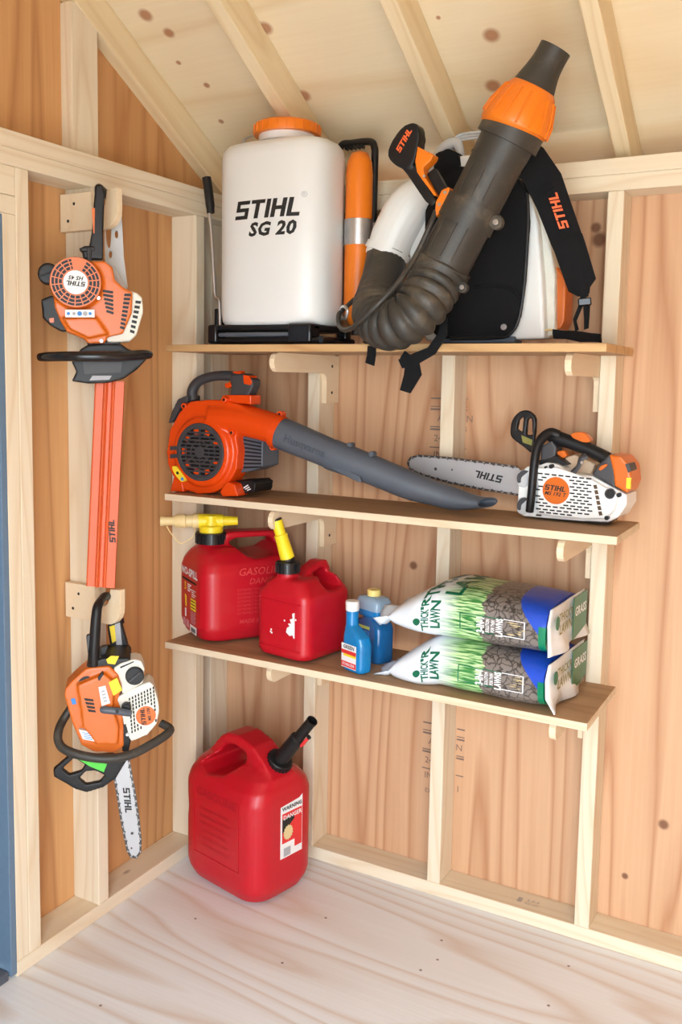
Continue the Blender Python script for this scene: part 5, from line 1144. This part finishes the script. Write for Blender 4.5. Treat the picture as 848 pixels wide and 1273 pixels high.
MB().tube(P2, rad, 32, cap=False).build('bellows_hose', M_rubber, bb, smooth=50)
tubepx = [(546, 340, .20, 34), (552, 328, .20, 33.5), (570, 294, .20, 33), (590, 255, .20, 32.5), (612, 212, .20, 33), (632, 173, .20, 35), (637, 163, .20, 36)]
bt = MB(); trtube(bt, TK, tubepx, 32, 4); bt = bt.build('blower_tube', M_rubber, bb, smooth=60)
for a, b, r, nm in (((543, 346), (553, 327), 36.5, 'hose_clamp'), ((577, 280), (591, 252), 36, 'tube_clamp'), ((630, 177), (641, 155), 40, 'tube_rim')):
    t = MB(); trtube(t, TK, [(*a, .20, r), (*b, .20, r * 1.0)], 32, 2).build(nm, M_rubber, bb, smooth=40)
for u, v, r in ((616, 276, 9), (574, 357, 7)):
    disc(TK, u, v, r, .205, .222, M_rubber, 'clamp_lug', bb, 18, bevel=.002); screw(TK, u, v, .223, r * .42, bb)
t = MB(); trtube(t, TK, [(637, 163, .20, 40.5), (640, 156, .20, 44), (648, 141, .20, 42), (660, 117, .20, 33), (664, 109, .20, 28)], 36, 4); col_ = t.build('tube_collar', M_orange_lt, bb, smooth=60)
ax_ = (TK(660, 117, .2) - TK(640, 156, .2)).normalized(); sd_ = ax_.cross(TK.n).normalized()
for k in range(-5, 6):
    a = R(k * 22); t = MB(); pts_ = [(640, 156, 44.6), (648, 141, 42.8), (660, 117, 33.8)]
    t.tube([TK(u, v, .2) + (TK.n * math.cos(a) + sd_ * math.sin(a)) * pxm(TK(u, v, .2), r) for u, v, r in pts_], .0022, 6).build('collar_rib', M_orange_lt, col_)
t = MB(); trtube(t, TK, [(658, 121, .20, 30), (665, 107, .20, 27), (674, 90, .20, 22.5), (682, 76, .20, 20.5), (691, 60, .20, 20.5)], 28, 4, cap=True); t.build('tube_tip', M_rubber, bb, smooth=60)
# moulded seams along the tube
ax_ = (TK(612, 212, .2) - TK(570, 294, .2)).normalized(); sd_ = ax_.cross(TK.n).normalized()
for a0 in (-24, 8, 34):
    a = R(a0)
    for (p0, p1) in (((556, 320), (578, 278)), ((594, 247), (611, 213))):
        q = [TK(*p0, .2), TK(*p1, .2)]; t = MB().tube([p + (TK.n * math.cos(a) + sd_ * math.sin(a)) * pxm(p, 33) for p in q], .0016, 6).build('tube_rib', M_rubber, bt)
t = MB(); trtube(t, TK, [(616, 203, .20, 34.2), (617.5, 200, .20, 34.2)], 32, 2).build('tube_ring', M_rubber, bb, smooth=40)
# control handle, trigger and cable
ch = MB(); TK.plate(ch, spx([(518, 154), (506, 154), (496, 162), (485, 179), (482, 194), (491, 205), (502, 209), (513, 204), (518, 188), (521, 170)], 3), .185, .225)
TK.plate(ch, [(494, 203), (508, 200), (518, 208), (543, 250), (537, 257), (528, 250), (505, 216)], .19, .22)
ch = solid(ch, .003, 6).build('control_grip', M_black, bb, smooth=60)
mark(M_oink, 'logo_lettering', ch, TK.frame(502.5, 174, .2262, 57), .0135)
trg = MB(); TK.plate(trg, [(519, 182), (539, 192), (536, 199), (526, 208), (528, 220), (544, 244), (539, 243), (518, 214), (516, 200)], .194, .226); solid(trg, .0022, 2).build('throttle_trigger', M_orange_lt, bb, smooth=60)
TK.plate(t := MB(), [(530, 216), (540, 208), (556, 236), (546, 246)], .19, .212); t.build('trigger_root', M_black, bb, bevel=.003)
screw(TK, 527.5, 219, .226, 2, bb)
TK.plate(t := MB(), [(549, 236), (558, 232), (560, 238), (545, 266), (540, 270), (541, 252)], .205, .236); hb_ = solid(t, .0024, 2).build('grip_bracket', M_orange_lt, bb, smooth=60)
for u, v in ((553, 239), (546, 254)): disc(TK, u, v, 2.2, .22, .2375, M_metal, 'bracket_bolt', bb, 12)
t = MB(); trtube(t, TK, [(542, 262, .23, 3.2), (535, 280, .24, 3.4), (518, 316, .25, 3.4), (497, 349, .285, 3.4), (470, 378, .31, 3.4), (445, 402, .30, 3.2), (432, 410, .27, 3.2), (423, 407, .22, 3), (421, 392, .18, 3), (430, 382, .15, 3), (441, 372, .13, 3)], 10, 6).build('throttle_cable', M_rubber, bb, smooth=60)
t = MB(); trtube(t, TK, [(424, 384, .17, 2.2), (428, 381, .19, 2.2), (432, 386, .2, 2.2), (429, 396, .19, 2.2), (424, 393, .17, 2.2)], 8, 4, closed=True).build('cable_hook', M_metal, bb)
# orange engine cover and fittings behind on the right
TK.plate(t := MB(), [(678, 345), (692, 330), (704, 350), (702, 400), (696, 410), (678, 408)], -.10, -.03); solid(t, .0035, 4).build('engine_cover', M_orange, bb, smooth=60)
vs_ = MB()
for i in range(4): TK.plate(vs_, [(677, 376 + i * 6), (684, 373 + i * 6), (684, 376 + i * 6), (677, 379 + i * 6)], -.05, -.028)
vs_.build('vent_slots', M_black, bb, smooth=None)
screw(TK, 687, 341, -.025, 4, bb)
MB().box(TK(665, 418, .0), (.035, .02, .012)).build('fuel_clip', M_lgrey, bb, bevel=.002)
t = MB(); trtube(t, TK, [(671, 416, .01, 1.2), (680, 410, .01, 1.2), (690, 411, .01, 1.2)], 8, 3).build('fuel_line', M_straw, bb)
# shoulder strap on the right with its buckle and tail
def ribbon(mb, tr, pts, th=.006):
    """flat band: list of (u0,v0,u1,v1,d) edge pairs"""
    A_ = [tr(a, b, d) for a, b, c_, e, d in pts]; B_ = [tr(c_, e, d) for a, b, c_, e, d in pts]; rows = []
    for a, b in zip(A_, B_): rows.append([a, a.lerp(b, .5) + tr.n * th * .4, b, b - tr.n * th, a - tr.n * th])
    mb.loft(rows); return mb
TP = Tr((1.0, -.16, 1.75), (.25, -1, 0))
t = ribbon(MB(), TP, [(640, 214, 660, 172, .02), (648, 222, 676, 184, .015), (655, 234, 698, 216, .01), (667, 258, 706, 240, .005), (686, 306, 724, 292, .0)], .014); sp_ = t.build('shoulder_strap', M_web, bb, smooth=50)
ribbon(t := MB(), TP, [(685, 303, 724, 290, .004), (689, 312, 728, 302, .004), (705, 357, 741, 346, -.004), (707, 362, 734, 356, -.006), (719, 368, 733, 364, -.008)], .018).build('strap_pad', M_web, bb, smooth=50)
mark(M_oink, 'logo_lettering', sp_, TP.frame(694, 262, .0135, 111), .021)
ribbon(t := MB(), TP, [(668, 238, 682, 226, .016), (674, 243, 689, 232, .016)], .006).build('strap_keeper', M_web, bb)
ribbon(t := MB(), TP, [(704, 309, 717, 303, .006), (722, 357, 731, 353, .002), (721, 372, 732, 368, -.004)], .006).build('strap_webbing', M_web, bb)
TP.plate(t := MB(), [(718, 371), (735, 369), (736, 379), (719, 381)], -.012, .002); t.build('buckle', M_black_gloss, bb, bevel=.003)
ribbon(t := MB(), TP, [(719, 380, 725, 380, -.004), (712.5, 397, 717, 399, -.004), (715, 412, 720, 410, -.004)], .004).build('strap_tail', M_web, bb)
ribbon(t := MB(), TP, [(725, 380, 734, 378, -.006), (726, 396, 733, 395, -.006), (726, 410, 732, 408, -.006)], .004).build('strap_tail', M_web, bb)
TK2 = Tr((1.0, -.14, 1.52), (0, -1, 0))
ribbon(t := MB(), TK2, [(687, 409, 688, 421, .03), (700, 411, 703, 421.5, .02), (716, 411, 720, 425, .0), (735, 414, 738, 425, -.02), (746, 415, 747, 425.5, -.03)], .012).build('hip_strap', M_web, bb, smooth=50)
# straps that hang over the shelf edge
ribbon(t := MB(), TK, [(548, 395, 556, 395, .19), (546, 412, 556, 416, .20), (532, 432, 541, 440, .205), (512, 440, 519, 453, .205), (495, 447, 500, 458, .205)], .003).build('hanging_strap', M_web, bb, smooth=50)
ribbon(t := MB(), TK, [(496, 448, 503, 436, .202), (503, 458, 521, 450, .203), (502, 466, 524, 466, .203), (497, 485, 510, 489, .203)], .003).build('hanging_strap', M_web, bb, smooth=50)
ribbon(t := MB(), TK, [(457, 430, 467, 430, .19), (456, 442, 467, 442, .19), (454, 451, 465, 455, .19)], .003).build('hanging_strap', M_web, bb, smooth=50)
